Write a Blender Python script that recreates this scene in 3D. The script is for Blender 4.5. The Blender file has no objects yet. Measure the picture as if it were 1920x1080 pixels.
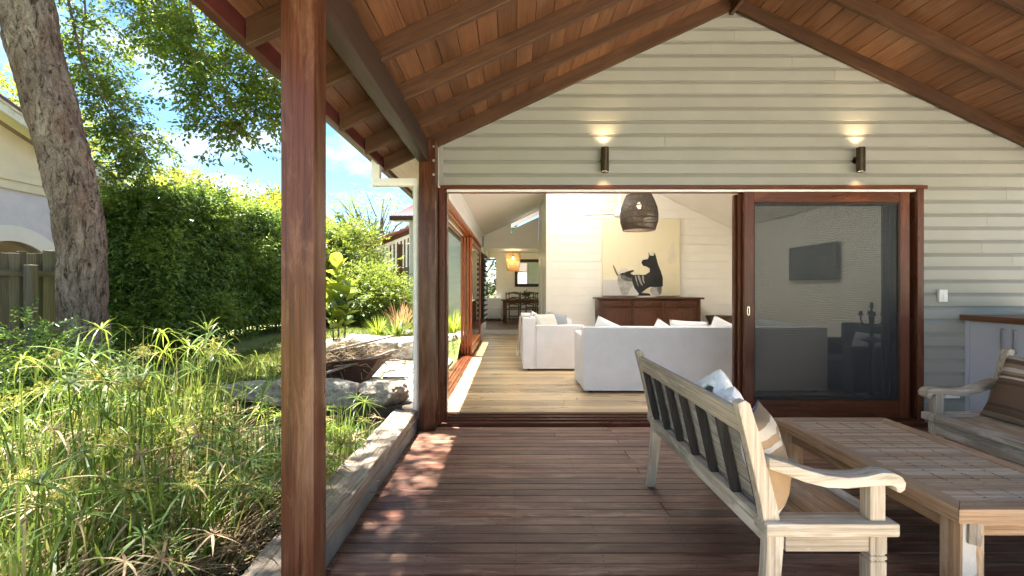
import bpy, bmesh, math, random
import numpy as np
from mathutils import Vector, Matrix, noise
R = math.radians
random.seed(7); rng = np.random.default_rng(7)
SC = bpy.context.scene; COL = SC.collection
# ------------------------------------------------------------------ camera, world, sun, exposure
CH = 1.375                                   # eye height above the deck
cam_d = bpy.data.cameras.new('camera'); cam = bpy.data.objects.new('camera', cam_d); COL.objects.link(cam)
cam.location = (0, 0, CH); cam.rotation_euler = (R(90), 0, 0)
cam_d.sensor_width = 36; cam_d.lens = 900/1920*36; cam_d.clip_start = .05; cam_d.clip_end = 2000
SC.camera = cam
SUN = Vector((-1, .42, 2.95)).normalized()
world = bpy.data.worlds.new('World'); SC.world = world; world.use_nodes = True
def build_world():
    nt = world.node_tree; nt.nodes.clear(); N = nt.nodes.new; L = nt.links.new
    out = N('ShaderNodeOutputWorld'); bg = N('ShaderNodeBackground'); bg.inputs['Strength'].default_value = .052
    sky = N('ShaderNodeTexSky'); sky.sky_type = 'NISHITA'; sky.sun_disc = False
    sky.sun_elevation = math.asin(SUN.z); sky.sun_rotation = math.atan2(SUN.x, SUN.y)
    sky.air_density = 1.0; sky.dust_density = .2; sky.ozone_density = 3.0
    tc = N('ShaderNodeTexCoord'); sep = N('ShaderNodeSeparateXYZ'); L(tc.outputs['Generated'], sep.inputs[0])
    mx = N('ShaderNodeMath'); mx.operation = 'MAXIMUM'; L(sep.outputs['Z'], mx.inputs[0]); mx.inputs[1].default_value = 0.02
    ad = N('ShaderNodeMath'); ad.operation = 'ADD'; L(mx.outputs[0], ad.inputs[0]); ad.inputs[1].default_value = .12
    cv = N('ShaderNodeVectorMath'); cv.operation = 'DIVIDE'; L(tc.outputs['Generated'], cv.inputs[0])
    cx = N('ShaderNodeCombineXYZ'); L(ad.outputs[0], cx.inputs[0]); L(ad.outputs[0], cx.inputs[1]); cx.inputs[2].default_value = 1
    L(cx.outputs[0], cv.inputs[1])
    mp = N('ShaderNodeMapping'); L(cv.outputs[0], mp.inputs[0]); mp.inputs['Location'].default_value = (11.0, 3.9, 0); mp.inputs['Scale'].default_value = (1, 1, .3)
    n1 = N('ShaderNodeTexNoise'); L(mp.outputs[0], n1.inputs['Vector']); n1.inputs['Scale'].default_value = .85; n1.inputs['Detail'].default_value = 9; n1.inputs['Roughness'].default_value = .56; n1.inputs['Distortion'].default_value = .3
    rp = N('ShaderNodeValToRGB'); L(n1.outputs['Fac'], rp.inputs[0])
    rp.color_ramp.elements[0].position = .50; rp.color_ramp.elements[0].color = (0, 0, 0, 1); rp.color_ramp.elements[1].position = .66; rp.color_ramp.elements[1].color = (1, 1, 1, 1)
    # the clear sky, a little deeper than the model's
    hs = N('ShaderNodeHueSaturation'); L(sky.outputs[0], hs.inputs['Color']); hs.inputs['Saturation'].default_value = 1.12; hs.inputs['Hue'].default_value = .492; hs.inputs['Value'].default_value = .34
    mix = N('ShaderNodeMix'); mix.data_type = 'RGBA'; L(rp.outputs['Color'], mix.inputs['Factor']); L(hs.outputs['Color'], mix.inputs['A']); mix.inputs['B'].default_value = (2.4, 2.42, 2.46, 1)
    L(mix.outputs['Result'], bg.inputs['Color']); L(bg.outputs[0], out.inputs[0])
build_world()
sun_d = bpy.data.lights.new('sun', 'SUN'); sun_d.energy = 2.25; sun_d.angle = R(.6); sun_d.color = (1, .94, .84)
sun = bpy.data.objects.new('sun', sun_d); COL.objects.link(sun); sun.rotation_euler = SUN.to_track_quat('Z', 'Y').to_euler(); sun.location = (-20, 10, 40)
SC.view_settings.view_transform = 'Standard'; SC.view_settings.look = 'None'; SC.view_settings.gamma = 1; SC.view_settings.use_curve_mapping = False
SC.view_settings.exposure = 4.1
SC.render.engine = 'CYCLES'; SC.cycles.use_denoising = True; SC.cycles.denoising_prefilter = 'ACCURATE'
try: SC.cycles.denoiser = 'OPENIMAGEDENOISE'
except Exception: pass
SC.cycles.max_bounces = 10; SC.cycles.diffuse_bounces = 6; SC.cycles.glossy_bounces = 4; SC.cycles.transparent_max_bounces = 24; SC.cycles.transmission_bounces = 6
SC.cycles.sample_clamp_indirect = 8; SC.cycles.caustics_reflective = False; SC.cycles.caustics_refractive = False

# ------------------------------------------------------------------ materials
MATS = {}
def nodes(name):
    m = bpy.data.materials.new(name); m.use_nodes = True; nt = m.node_tree; nt.nodes.clear()
    out = nt.nodes.new('ShaderNodeOutputMaterial'); b = nt.nodes.new('ShaderNodeBsdfPrincipled'); nt.links.new(b.outputs[0], out.inputs[0])
    return m, nt, b, out
def inp(nt, sock, v):
    if hasattr(v, 'is_output') or isinstance(v, bpy.types.NodeSocket): nt.links.new(v, sock)
    else: sock.default_value = v
def ramp(nt, fac, stops):
    r = nt.nodes.new('ShaderNodeValToRGB'); nt.links.new(fac, r.inputs[0]); e = r.color_ramp.elements
    while len(e) < len(stops): e.new(.5)
    for k, (p, c) in enumerate(stops):
        e[k].position = p; e[k].color = (*c, 1) if len(c) == 3 else c
    return r.outputs['Color']
def mixc(nt, f, a, b, mode='MIX'):
    m = nt.nodes.new('ShaderNodeMix'); m.data_type = 'RGBA'; m.blend_type = mode
    inp(nt, m.inputs['Factor'], f); inp(nt, m.inputs['A'], a if not isinstance(a, tuple) else (*a, 1)); inp(nt, m.inputs['B'], b if not isinstance(b, tuple) else (*b, 1))
    return m.outputs['Result']
def coords(nt, scale=(1, 1, 1), rand=True, kind='Object'):
    tc = nt.nodes.new('ShaderNodeTexCoord'); v = tc.outputs[kind]
    if rand:
        oi = nt.nodes.new('ShaderNodeObjectInfo'); ml = nt.nodes.new('ShaderNodeVectorMath'); ml.operation = 'SCALE'
        cb = nt.nodes.new('ShaderNodeCombineXYZ'); cb.inputs[0].default_value = 17.3; cb.inputs[1].default_value = 31.7; cb.inputs[2].default_value = 11.9
        nt.links.new(cb.outputs[0], ml.inputs[0]); nt.links.new(oi.outputs['Random'], ml.inputs['Scale'])
        ad = nt.nodes.new('ShaderNodeVectorMath'); ad.operation = 'ADD'; nt.links.new(v, ad.inputs[0]); nt.links.new(ml.outputs[0], ad.inputs[1]); v = ad.outputs[0]
    mp = nt.nodes.new('ShaderNodeMapping'); mp.inputs['Scale'].default_value = scale; nt.links.new(v, mp.inputs[0])
    return mp.outputs[0]
def noise_n(nt, vec, scale, detail=4, rough=.55, dist=0):
    n = nt.nodes.new('ShaderNodeTexNoise'); nt.links.new(vec, n.inputs['Vector'])
    n.inputs['Scale'].default_value = scale; n.inputs['Detail'].default_value = detail; n.inputs['Roughness'].default_value = rough; n.inputs['Distortion'].default_value = dist
    return n.outputs['Fac']
def bump(nt, b, h, strength, dist=.01):
    bp = nt.nodes.new('ShaderNodeBump'); bp.inputs['Strength'].default_value = strength; bp.inputs['Distance'].default_value = dist
    nt.links.new(h, bp.inputs['Height']); nt.links.new(bp.outputs[0], b.inputs['Normal'])
def plain(name, col, rough=.5, var=.12, nscale=6, bmp=.1, bscale=60, spec=.5, metal=0, rvar=0):
    """a painted, plastered or cloth surface: one colour with uneven tone and fine relief"""
    if name in MATS: return MATS[name]
    m, nt, b, o = nodes(name)
    v = coords(nt)
    f = noise_n(nt, v, nscale, 5, .6)
    c = ramp(nt, f, [(.3, tuple(x*(1-var) for x in col)), (.7, tuple(min(1, x*(1+var)) for x in col))])
    if rvar:
        oi = nt.nodes.new('ShaderNodeObjectInfo')
        c = mixc(nt, oi.outputs['Random'], c, mixc(nt, rvar, c, (0.02, 0.015, .01)))
    nt.links.new(c, b.inputs['Base Color']); b.inputs['Roughness'].default_value = rough; b.inputs['Specular IOR Level'].default_value = spec; b.inputs['Metallic'].default_value = metal
    if bmp: bump(nt, b, noise_n(nt, v, bscale, 4, .6), bmp, .004)
    MATS[name] = m; return m
WOODS = {  # family: dark, light, weathered tint, weathered share, roughness, object-to-object change, bump
 'deck_wood':   ((.040, .0135, .0080), (.19, .071, .040), (.30, .17, .11), .75, .5, .8, .7),
 'post_wood':   ((.030, .0095, .0050), (.125, .043, .020), (.20, .115, .070), .5, .30, .2, .5),
 'rafter_wood': ((.027, .011, .0045), (.078, .033, .0125), (.05, .026, .013), .35, .6, .35, .3),
 'lining_wood': ((.062, .025, .0105), (.155, .067, .028), (.23, .12, .062), .55, .55, .5, .25),
 'beam_wood':   ((.022, .011, .0075), (.050, .026, .017), (.062, .035, .024), .4, .5, .2, .3),
 'joinery_wood':((.062, .017, .007), (.13, .038, .015), (.17, .055, .022), .3, .28, .25, .2),
 'cedar_wood':  ((.22, .048, .012), (.38, .10, .028), (.42, .14, .045), .3, .3, .4, .2),
 'floor_wood':  ((.50, .32, .15), (.80, .60, .36), (.82, .66, .44), .5, .28, .7, .1),
 'bench_wood':  ((.28, .215, .15), (.60, .51, .395), (.16, .135, .112), .60, .62, .15, .9),
 'table_wood':  ((.27, .15, .075), (.54, .36, .215), (.20, .15, .12), .5, .6, .3, .8),
 'sleeper_wood':((.15, .115, .085), (.44, .365, .285), (.09, .07, .055), .5, .85, .2, 1.6),
 'dark_sleeper_wood':((.03, .024, .019), (.09, .07, .055), (.13, .11, .09), .4, .85, .2, 1.2),
 'fence_wood':  ((.15, .125, .105), (.30, .26, .22), (.26, .25, .16), .5, .85, .6, .8),
 'buffet_wood': ((.042, .014, .006), (.12, .042, .016), (.05, .018, .009), .4, .35, .2, .2),
 'dining_wood': ((.075, .032, .013), (.19, .09, .04), (.10, .045, .02), .3, .4, .3, .1),
 'charcoal_wood':((.012, .011, .010), (.04, .036, .033), (.20, .175, .15), .33, .7, .2, .5),
 'counter_wood':((.13, .045, .018), (.27, .11, .05), (.34, .16, .08), .4, .3, .2, .2),
}
PALE = {'bench_wood': ((.70, .63, .53), .7), 'table_wood': ((.58, .46, .35), .6), 'post_wood': ((.25, .14, .082), .4), 'deck_wood': ((.40, .26, .18), .5), 'joinery_wood': ((.20, .065, .026), .5), 'sleeper_wood': ((.58, .51, .42), .6), 'rafter_wood': ((.12, .058, .026), .35)}
CRACK = {'bench_wood': .95, 'table_wood': .8, 'sleeper_wood': .95, 'post_wood': .8, 'fence_wood': .9, 'deck_wood': .8, 'rafter_wood': .5, 'dark_sleeper_wood': .8}
def wood(fam, ax):
    key = fam + '_' + 'xyz'[ax]
    if key in MATS: return MATS[key]
    dk, lt, wt, share, rough, ovar, bmp = WOODS[fam]
    m, nt, b, o = nodes(key)
    s = [25, 25, 25]; s[ax] = .8
    v = coords(nt, tuple(s))
    grain = noise_n(nt, v, 1.6, 8, .74, .6)
    s2 = [70, 70, 70]; s2[ax] = 1.2
    fine = noise_n(nt, coords(nt, tuple(s2)), 1.3, 5, .8)
    s3 = [5, 5, 5]; s3[ax] = 1.1
    blotch = noise_n(nt, coords(nt, tuple(s3)), 1.0, 5, .62, .2)
    c = ramp(nt, grain, [(.32, dk), (.5, tuple((a+c_)/2 for a, c_ in zip(dk, lt))), (.68, lt)])
    c = mixc(nt, .55, c, ramp(nt, fine, [(.38, tuple(x*.8 for x in dk)), (.60, tuple(x*1.08 for x in lt))]))
    lo = .70 - share*.38
    f = ramp(nt, blotch, [(lo, (0, 0, 0)), (lo+.22, (share*1.3,)*3)])
    f2 = nt.nodes.new('ShaderNodeMath'); f2.operation = 'MULTIPLY'; nt.links.new(f, f2.inputs[0]); nt.links.new(ramp(nt, fine, [(.3, (.35,)*3), (.6, (1,)*3)]), f2.inputs[1])
    f2.use_clamp = True
    c = mixc(nt, f2.outputs[0], c, wt)
    if fam in PALE:
        s4 = [9, 9, 9]; s4[ax] = 1.7; pl = noise_n(nt, coords(nt, tuple(s4)), 1.3, 7, .7, .5)
        c = mixc(nt, ramp(nt, pl, [(.52, (0, 0, 0)), (.64, (PALE[fam][1],)*3)]), c, PALE[fam][0])
    if fam in CRACK:
        s5 = [48, 48, 48]; s5[ax] = .9; ck = noise_n(nt, coords(nt, tuple(s5)), 1.0, 5, .62, .5)
        c = mixc(nt, ramp(nt, ck, [(.30, (CRACK[fam],)*3), (.41, (0, 0, 0))]), c, tuple(x*.45 for x in dk))
    oi = nt.nodes.new('ShaderNodeObjectInfo')
    br = ramp(nt, oi.outputs['Random'], [(0, (1-ovar*.55,)*3), (1, (1+ovar*.25,)*3)])
    c = mixc(nt, 1.0, c, br, 'MULTIPLY')
    nt.links.new(c, b.inputs['Base Color']); 
    rr = nt.nodes.new('ShaderNodeMapRange'); nt.links.new(blotch, rr.inputs[0]); rr.inputs['To Min'].default_value = max(.05, rough-.12); rr.inputs['To Max'].default_value = min(1, rough+.16)
    nt.links.new(rr.outputs[0], b.inputs['Roughness']); b.inputs['Specular IOR Level'].default_value = .4
    mh = nt.nodes.new('ShaderNodeMath'); mh.operation = 'ADD'; nt.links.new(grain, mh.inputs[0]); nt.links.new(fine, mh.inputs[1])
    bump(nt, b, mh.outputs[0], min(1, bmp*.5), .004*max(1, bmp))
    MATS[key] = m; return m
def leaf_mat(name, dark, light, trans=.45, rough=.42, tcol=None, var=1):
    if name in MATS: return MATS[name]
    m, nt, b, o = nodes(name)
    g = nt.nodes.new('ShaderNodeNewGeometry')
    f = g.outputs['Random Per Island']
    c = ramp(nt, f, [(0, dark), (.6, tuple((a+c_)/2 for a, c_ in zip(dark, light))), (1, light)])
    nt.links.new(c, b.inputs['Base Color']); b.inputs['Roughness'].default_value = rough; b.inputs['Specular IOR Level'].default_value = .4
    t = nt.nodes.new('ShaderNodeBsdfTranslucent')
    tcol = tcol or (light[0]*1.7, light[1]*1.7, light[2]*.8)
    nt.links.new(mixc(nt, .6, c, tcol), t.inputs[0])
    mx = nt.nodes.new('ShaderNodeMixShader'); mx.inputs[0].default_value = trans
    nt.links.new(b.outputs[0], mx.inputs[1]); nt.links.new(t.outputs[0], mx.inputs[2]); nt.links.new(mx.outputs[0], o.inputs[0])
    MATS[name] = m; return m
def emis(name, col, strength):
    if name in MATS: return MATS[name]
    m, nt, b, o = nodes(name); b.inputs['Base Color'].default_value = (*col, 1); b.inputs['Emission Color'].default_value = (*col, 1); b.inputs['Emission Strength'].default_value = strength
    MATS[name] = m; return m
def glass(name='clear_glass', tint=(.93, .96, .95), refl=1.0):
    if name in MATS: return MATS[name]
    m, nt, b, o = nodes(name); nt.nodes.remove(b)
    t = nt.nodes.new('ShaderNodeBsdfTransparent'); t.inputs[0].default_value = (*tint, 1)
    gl = nt.nodes.new('ShaderNodeBsdfGlossy'); gl.inputs['Roughness'].default_value = .02
    fr = nt.nodes.new('ShaderNodeFresnel'); fr.inputs[0].default_value = 1.5
    mx = nt.nodes.new('ShaderNodeMixShader'); nt.links.new(fr.outputs[0], mx.inputs[0]); nt.links.new(t.outputs[0], mx.inputs[1]); nt.links.new(gl.outputs[0], mx.inputs[2]); nt.links.new(mx.outputs[0], o.inputs[0])
    MATS[name] = m; return m

# ------------------------------------------------------------------ geometry helpers
def P(px, py, Y):                            # where the photograph's pixel lies at distance Y
    return Vector(((px-960)*Y/900, Y, CH-(py-540)*Y/900))
def wpos(o):
    v = Vector((0, 0, 0))
    while o is not None: v += o.location; o = o.parent
    return v
def props(o, label=None, cat=None, group=None, kind=None):
    if cat and not kind: kind = 'thing'
    for k, v in (('label', label), ('category', cat), ('group', group), ('kind', kind)):
        if v: o[k] = v
    return o
def thing(name, label, cat, loc=(0, 0, 0), group=None, kind=None):
    o = bpy.data.objects.new(name, None); COL.objects.link(o); o.location = loc; o.empty_display_size = .1
    return props(o, label, cat, group, kind)
def pickmat(mat, ext):
    if isinstance(mat, str): return wood(mat, max(range(3), key=lambda i: ext[i])) if mat in WOODS else MATS[mat]
    return mat
class MB:
    def __init__(s): s.v = []; s.f = []
    def add(s, vs, fs):
        b = len(s.v); s.v += [tuple(p) for p in vs]; s.f += [tuple(i+b for i in f) for f in fs]; return s
    def box(s, x0, y0, z0, x1, y1, z1):
        return s.add([(x0, y0, z0), (x1, y0, z0), (x1, y1, z0), (x0, y1, z0), (x0, y0, z1), (x1, y0, z1), (x1, y1, z1), (x0, y1, z1)],
                     [(0, 3, 2, 1), (4, 5, 6, 7), (0, 1, 5, 4), (1, 2, 6, 5), (2, 3, 7, 6), (3, 0, 4, 7)])
    def prism(s, poly, ax, a0, a1):
        """polygon in the plane across axis ax (0: yz, 1: xz, 2: xy) extruded from a0 to a1"""
        n = len(poly)
        def pt(q, a):
            q = list(q); q.insert(ax, a); return q
        vs = [pt(q, a0) for q in poly] + [pt(q, a1) for q in poly]
        return s.add(vs, [tuple(range(n))[::-1], tuple(range(n, 2*n))] + [(i, (i+1) % n, n+(i+1) % n, n+i) for i in range(n)])
    def bar(s, p0, p1, w, h, up=(0, 0, 1)):
        p0 = Vector(p0); p1 = Vector(p1); d = (p1-p0).normalized(); up = Vector(up); sd = d.cross(up)
        if sd.length < 1e-4: sd = d.cross(Vector((0, 1, 0)))
        sd.normalize(); u = sd.cross(d)
        vs = [p+sd*a*w/2+u*b*h/2 for p in (p0, p1) for a, b in ((-1, -1), (1, -1), (1, 1), (-1, 1))]
        return s.add(vs, [(0, 1, 2, 3), (7, 6, 5, 4)] + [(i, i+4, (i+1) % 4+4, (i+1) % 4) for i in range(4)])
    def tube(s, pts, rad, n=8, caps=True, sq=1):
        pts = [Vector(p) for p in pts]; m = len(pts)
        if not hasattr(rad, '__len__'): rad = [rad]*m
        b = len(s.v); prev = None
        for i, p in enumerate(pts):
            d = (pts[min(i+1, m-1)]-pts[max(i-1, 0)]).normalized()
            if prev is None:
                a = d.cross(Vector((0, 0, 1)))
                if a.length < .05: a = d.cross(Vector((1, 0, 0)))
            else: a = prev-d*prev.dot(d)
            a.normalize(); prev = a; c = d.cross(a)
            for k in range(n):
                t = 2*math.pi*k/n
                s.v.append(tuple(p+a*math.cos(t)*rad[i]+c*math.sin(t)*rad[i]*sq))
        for i in range(m-1):
            for k in range(n):
                s.f.append((b+i*n+k, b+i*n+(k+1) % n, b+(i+1)*n+(k+1) % n, b+(i+1)*n+k))
        if caps: s.f.append(tuple(b+k for k in range(n))[::-1]); s.f.append(tuple(b+(m-1)*n+k for k in range(n)))
        return s
    def lathe(s, prof, n=24, c=(0, 0, 0), caps=True):
        b = len(s.v)
        for r, z in prof:
            for k in range(n):
                t = 2*math.pi*k/n; s.v.append((c[0]+r*math.cos(t), c[1]+r*math.sin(t), c[2]+z))
        for i in range(len(prof)-1):
            for k in range(n): s.f.append((b+i*n+k, b+i*n+(k+1) % n, b+(i+1)*n+(k+1) % n, b+(i+1)*n+k))
        if caps:
            if prof[0][0] > 1e-6: s.f.append(tuple(b+k for k in range(n))[::-1])
            if prof[-1][0] > 1e-6: s.f.append(tuple(b+(len(prof)-1)*n+k for k in range(n)))
        return s
    def build(s, name, mat, parent=None, bevel=0, seg=2, smooth=None, label=None, kind=None, fix=True, origin=None, ang=35):
        co = np.array(s.v, dtype=float); lo, hi = co.min(0), co.max(0)
        base = Vector((lo+hi)/2) if origin is None else Vector(origin)
        if origin is None and parent is None: base.z = lo[2]
        me = bpy.data.meshes.new(name); me.from_pydata((co-np.array(base)).tolist(), [], s.f)
        if bevel or fix:
            bm = bmesh.new(); bm.from_mesh(me)
            if fix: bmesh.ops.recalc_face_normals(bm, faces=bm.faces)
            if bevel: bmesh.ops.bevel(bm, geom=[e for e in bm.edges if len(e.link_faces) == 2 and e.calc_face_angle(0) > .5], offset=bevel, segments=seg, profile=.6, affect='EDGES', clamp_overlap=True)
            bm.to_mesh(me); bm.free()
        if smooth or (smooth is None and bevel):
            me.shade_smooth(); me.set_sharp_from_angle(angle=R(ang))
        me.materials.append(pickmat(mat, hi-lo))
        o = bpy.data.objects.new(name, me); COL.objects.link(o)
        if parent is not None: o.parent = parent; o.location = base-wpos(parent)
        else: o.location = base
        return props(o, label, None, None, kind)
_piece = {}
def piece(name, size, c, mat, parent=None, bev=.003, rot=None, label=None):
    """a box with eased edges, its mesh shared by alike pieces; c is its centre in the world"""
    mat = pickmat(mat, size)
    key = (tuple(round(x, 3) for x in size), mat.name, bev)
    me = _piece.get(key)
    if me is None:
        bm = bmesh.new(); bmesh.ops.create_cube(bm, size=1, matrix=Matrix.Diagonal((*size, 1)))
        if bev: bmesh.ops.bevel(bm, geom=bm.edges[:], offset=bev, segments=1, profile=.6, affect='EDGES', clamp_overlap=True)
        me = bpy.data.meshes.new(name); bm.to_mesh(me); bm.free(); me.materials.append(mat); _piece[key] = me
    o = bpy.data.objects.new(name, me); COL.objects.link(o)
    if parent is not None: o.parent = parent; o.location = Vector(c)-wpos(parent)
    else: o.location = c
    if rot: o.rotation_euler = rot
    if label: o['label'] = label
    return o
def bar_obj(name, p0, p1, w, h, mat, parent, bev=.004, shear=0):
    """a straight timber from p0 to p1 (its centre line), grain along it; shear makes its ends plumb on a slope"""
    p0 = Vector(p0); p1 = Vector(p1); L = (p1-p0).length; d = (p1-p0).normalized(); sd = Vector((0, 0, 1)).cross(d).normalized(); u = d.cross(sd)
    m = MB().add([(a*L/2+c*shear*h/2, b*w/2, c*h/2) for a in (-1, 1) for b, c in ((-1, -1), (1, -1), (1, 1), (-1, 1))], [(0, 1, 2, 3), (7, 6, 5, 4)]+[(i, i+4, (i+1) % 4+4, (i+1) % 4) for i in range(4)])
    o = m.build(name, wood(mat, 0) if isinstance(mat, str) and mat in WOODS else mat, parent, bevel=bev, seg=1, origin=(0, 0, 0))
    mid = (p0+p1)/2; o.location = mid-(wpos(parent) if parent else Vector((0, 0, 0)))
    o.rotation_euler = Matrix((d, sd, u)).transposed().to_euler(); return o
def dup(root, loc, rz=0, label=None, group=None):
    r = root.copy(); COL.objects.link(r); r.location = loc; r.rotation_euler = (0, 0, rz)
    if label: r['label'] = label
    if group: r['group'] = group
    for ch in list(root.children):
        c = ch.copy(); COL.objects.link(c); c.parent = r
        for g in list(ch.children):
            d = g.copy(); COL.objects.link(d); d.parent = c
    return r
def mesh_np(name, V, F, mat, parent=None, smooth=False, kind=None, label=None, origin=None):
    """fast mesh from arrays: V (n,3), F (m,k) all of the same size"""
    V = np.asarray(V, dtype=np.float32); F = np.asarray(F, dtype=np.int32)
    base = np.array(origin if origin is not None else (wpos(parent) if parent is not None else (0, 0, 0)), dtype=np.float32)
    me = bpy.data.meshes.new(name); k = F.shape[1]
    me.vertices.add(len(V)); me.vertices.foreach_set('co', (V-base).ravel())
    me.loops.add(F.size); me.loops.foreach_set('vertex_index', F.ravel())
    me.polygons.add(len(F)); me.polygons.foreach_set('loop_start', np.arange(0, F.size, k, dtype=np.int32))
    me.update(calc_edges=True)
    if smooth: me.shade_smooth()
    me.materials.append(mat)
    o = bpy.data.objects.new(name, me); COL.objects.link(o)
    if parent is not None: o.parent = parent; o.location = Vector(base)-wpos(parent)
    else: o.location = base
    return props(o, label, None, None, kind)
def unit(a): return a/np.maximum(np.linalg.norm(a, axis=1, keepdims=True), 1e-9)
def leaf_geo(C, D, Nn, L, W, fold=.22, droop=.12):
    """diamond leaves folded along the midrib: C base points, D directions, Nn rough normals"""
    D = unit(D); S = unit(np.cross(D, Nn)); U = np.cross(S, D); L = L[:, None]; W = W[:, None]
    mid = C+D*L*.48
    V = np.stack([C, mid+S*W*.5+U*W*fold, C+D*L-U*L*droop, mid-S*W*.5+U*W*fold], 1).reshape(-1, 3)
    b = (np.arange(len(C))*4)[:, None]
    return V, np.concatenate([b+np.array([[0, 1, 2]]), b+np.array([[0, 2, 3]])], 1).reshape(-1, 3)
def sprays(C, A, nl=7, length=.2, leaf=.055, wid=.5, spread=.9):
    """leafy twigs: C their bases, A their directions; leaflets alternate along each"""
    n = len(C); A = unit(A); up = np.tile([[0, 0, 1.]], (n, 1))+rng.normal(0, .35, (n, 3))
    S = unit(np.cross(A, up)); U = unit(np.cross(S, A))
    out = []
    Ln = length*rng.uniform(.7, 1.25, (n, 1))
    for k in range(nl):
        t = (k+.6)/nl; sg = 0 if k == nl-1 else (1 if k % 2 else -1)
        c = C+A*Ln*t; d = A*(1-.45*abs(sg))+S*sg*spread+rng.normal(0, .22, (n, 3)); d[:, 2] -= .12
        nn = U+rng.normal(0, .3, (n, 3)); l = leaf*rng.uniform(.7, 1.25, n)
        out.append((c, d, nn, l, l*wid))
    return [np.concatenate(x) for x in zip(*out)]
def inside(poly, x, y):
    c = False; j = len(poly)-1
    for i in range(len(poly)):
        xi, yi = poly[i]; xj, yj = poly[j]
        if (yi > y) != (yj > y) and x < (xj-xi)*(y-yi)/(yj-yi)+xi: c = not c
        j = i
    return c
def sstep(a, b, x):
    t = min(1, max(0, (x-a)/(b-a))); return t*t*(3-2*t)
# ------------------------------------------------------------------ paints
plain('cladding_paint', (.295, .296, .272), .38, .06, 2.2, .06, 90, .45, rvar=.07)
plain('wing_paint', (.70, .69, .66), .5, .05, 3, .05, 90)
plain('white_paint', (.82, .81, .785), .45, .03, 3, .04, 80)
plain('warm_white_paint', (.80, .765, .70), .5, .03, 3, .04, 80)
plain('soffit_paint', (.72, .66, .57), .5, .04, 4, .05, 60)
plain('ceiling_paint', (.76, .74, .71), .6, .03, 2, .03, 60)
plain('pipe_paint', (.74, .72, .68), .35, .06, 8, .05, 50)
plain('gutter_paint', (.065, .016, .014), .35, .25, 9, .08, 60)
plain('roof_metal', (.14, .045, .05), .4, .15, 3, .05, 40)
plain('pink_roof_metal', (.36, .12, .125), .4, .12, 3, .05, 40)
plain('bronze', (.10, .072, .045), .35, .2, 20, .05, 90, .5, .85)
plain('steel', (.55, .54, .52), .3, .05, 20, .02, 90, .5, .9)
plain('chrome', (.7, .7, .68), .15, .03, 20, 0, 90, .5, 1)
plain('white_plastic', (.80, .80, .78), .35, .02, 10, 0)
plain('black_paint', (.012, .012, .012), .45, .2, 10, .1)
plain('dark_gap', (.02, .016, .014), .9, .2, 10, .1)
plain('concrete', (.34, .325, .29), .85, .16, 5, .35, 45)
plain('grey_liner', (.20, .20, .195), .6, .25, 5, .2, 30)
# ------------------------------------------------------------------ ground far and wide
plain('soil', (.10, .078, .05), .95, .35, 2, .6, 25)
g = MB().add([(-400, -400, -.32), (400, -400, -.32), (400, 400, -.32), (-400, 400, -.32)], [(0, 1, 2, 3)])
m_, nt, b_, o_ = nodes('ground_grass'); v_ = coords(nt, rand=False)
nt.links.new(mixc(nt, noise_n(nt, v_, 1.2, 6, .6), (.05, .085, .018), (.12, .13, .035)), b_.inputs['Base Color']); b_.inputs['Roughness'].default_value = .9
bump(nt, b_, noise_n(nt, v_, 40, 5, .7), .6, .03); MATS['ground_grass'] = m_
props(g.build('ground', 'ground_grass'), 'green garden ground running out to the horizon', None, None, 'structure')
plain('patio_stone', (.70, .61, .51), .8, .08, 1.5, .3, 30)  # pale paving added out of view, bouncing sunlight onto wall and roof lining
pt = props(thing('patio', 'pale stone paving beyond the open sides of the deck', None, (2, -4, -.2)), kind='structure')
for ix in range(-4, 18):
    for iy in range(-14, 9):
        cx, cy = ix*.9+.45, iy*.9+.10
        if (-.95-.5 < cx < 5.95 and cy > .7) or cx < -.95: continue
        piece('paver', (.892, .892, .06), (cx, cy, -.19), MATS['patio_stone'], pt, .004)
MATS['patio_stone'].name
POND = [(-1.15, .3), (-1.15, 4.98), (-3.22, 4.98), (-1.75, .3)]
def gz(x, y):
    z = .10+.27*sstep(8.35, 9.1, y)*sstep(-5.4, -4.2, x)
    if x < -3.0: z = max(z, .10+.27*sstep(6.2, 9.6, y))
    return z+.012*noise.noise(Vector((x*.9, y*.9, 0)))
def make_lawn():
    xs = np.concatenate([np.arange(-40, -8, 2.0), np.arange(-8, -.97, .125), [-.965]])
    ys = np.concatenate([np.arange(-10, -.0, 1.0), np.arange(0, 12, .125), np.arange(12, 20, .5), np.arange(20, 70, 4.0)])
    V = [(x, y, gz(x, y)) for y in ys for x in xs]; n = len(xs); F = []
    for j in range(len(ys)-1):
        for i in range(n-1):
            cx = (xs[i]+xs[i+1])/2; cy = (ys[j]+ys[j+1])/2
            if inside(POND, cx, cy): continue
            if cx > -1.16 and cy < 4.95: continue
            F.append((j*n+i, j*n+i+1, (j+1)*n+i+1, (j+1)*n+i))
    m, nt, b, o = nodes('lawn_grass'); v = coords(nt, rand=False)
    a = mixc(nt, noise_n(nt, v, 28, 5, .7), (.055, .095, .014), (.17, .21, .045))
    f = ramp(nt, noise_n(nt, v, 1.7, 5, .65), [(.45, (0, 0, 0)), (.66, (.85,)*3)])
    a = mixc(nt, f, a, (.20, .165, .085))
    nt.links.new(a, b.inputs['Base Color']); b.inputs['Roughness'].default_value = .9
    bump(nt, b, noise_n(nt, v, 60, 5, .8), .9, .03); MATS['lawn_grass'] = m
    props(mesh_np('lawn', V, F, m, smooth=True), 'short green lawn rising behind the pond and garden rocks', None, None, 'structure')
make_lawn()
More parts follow.
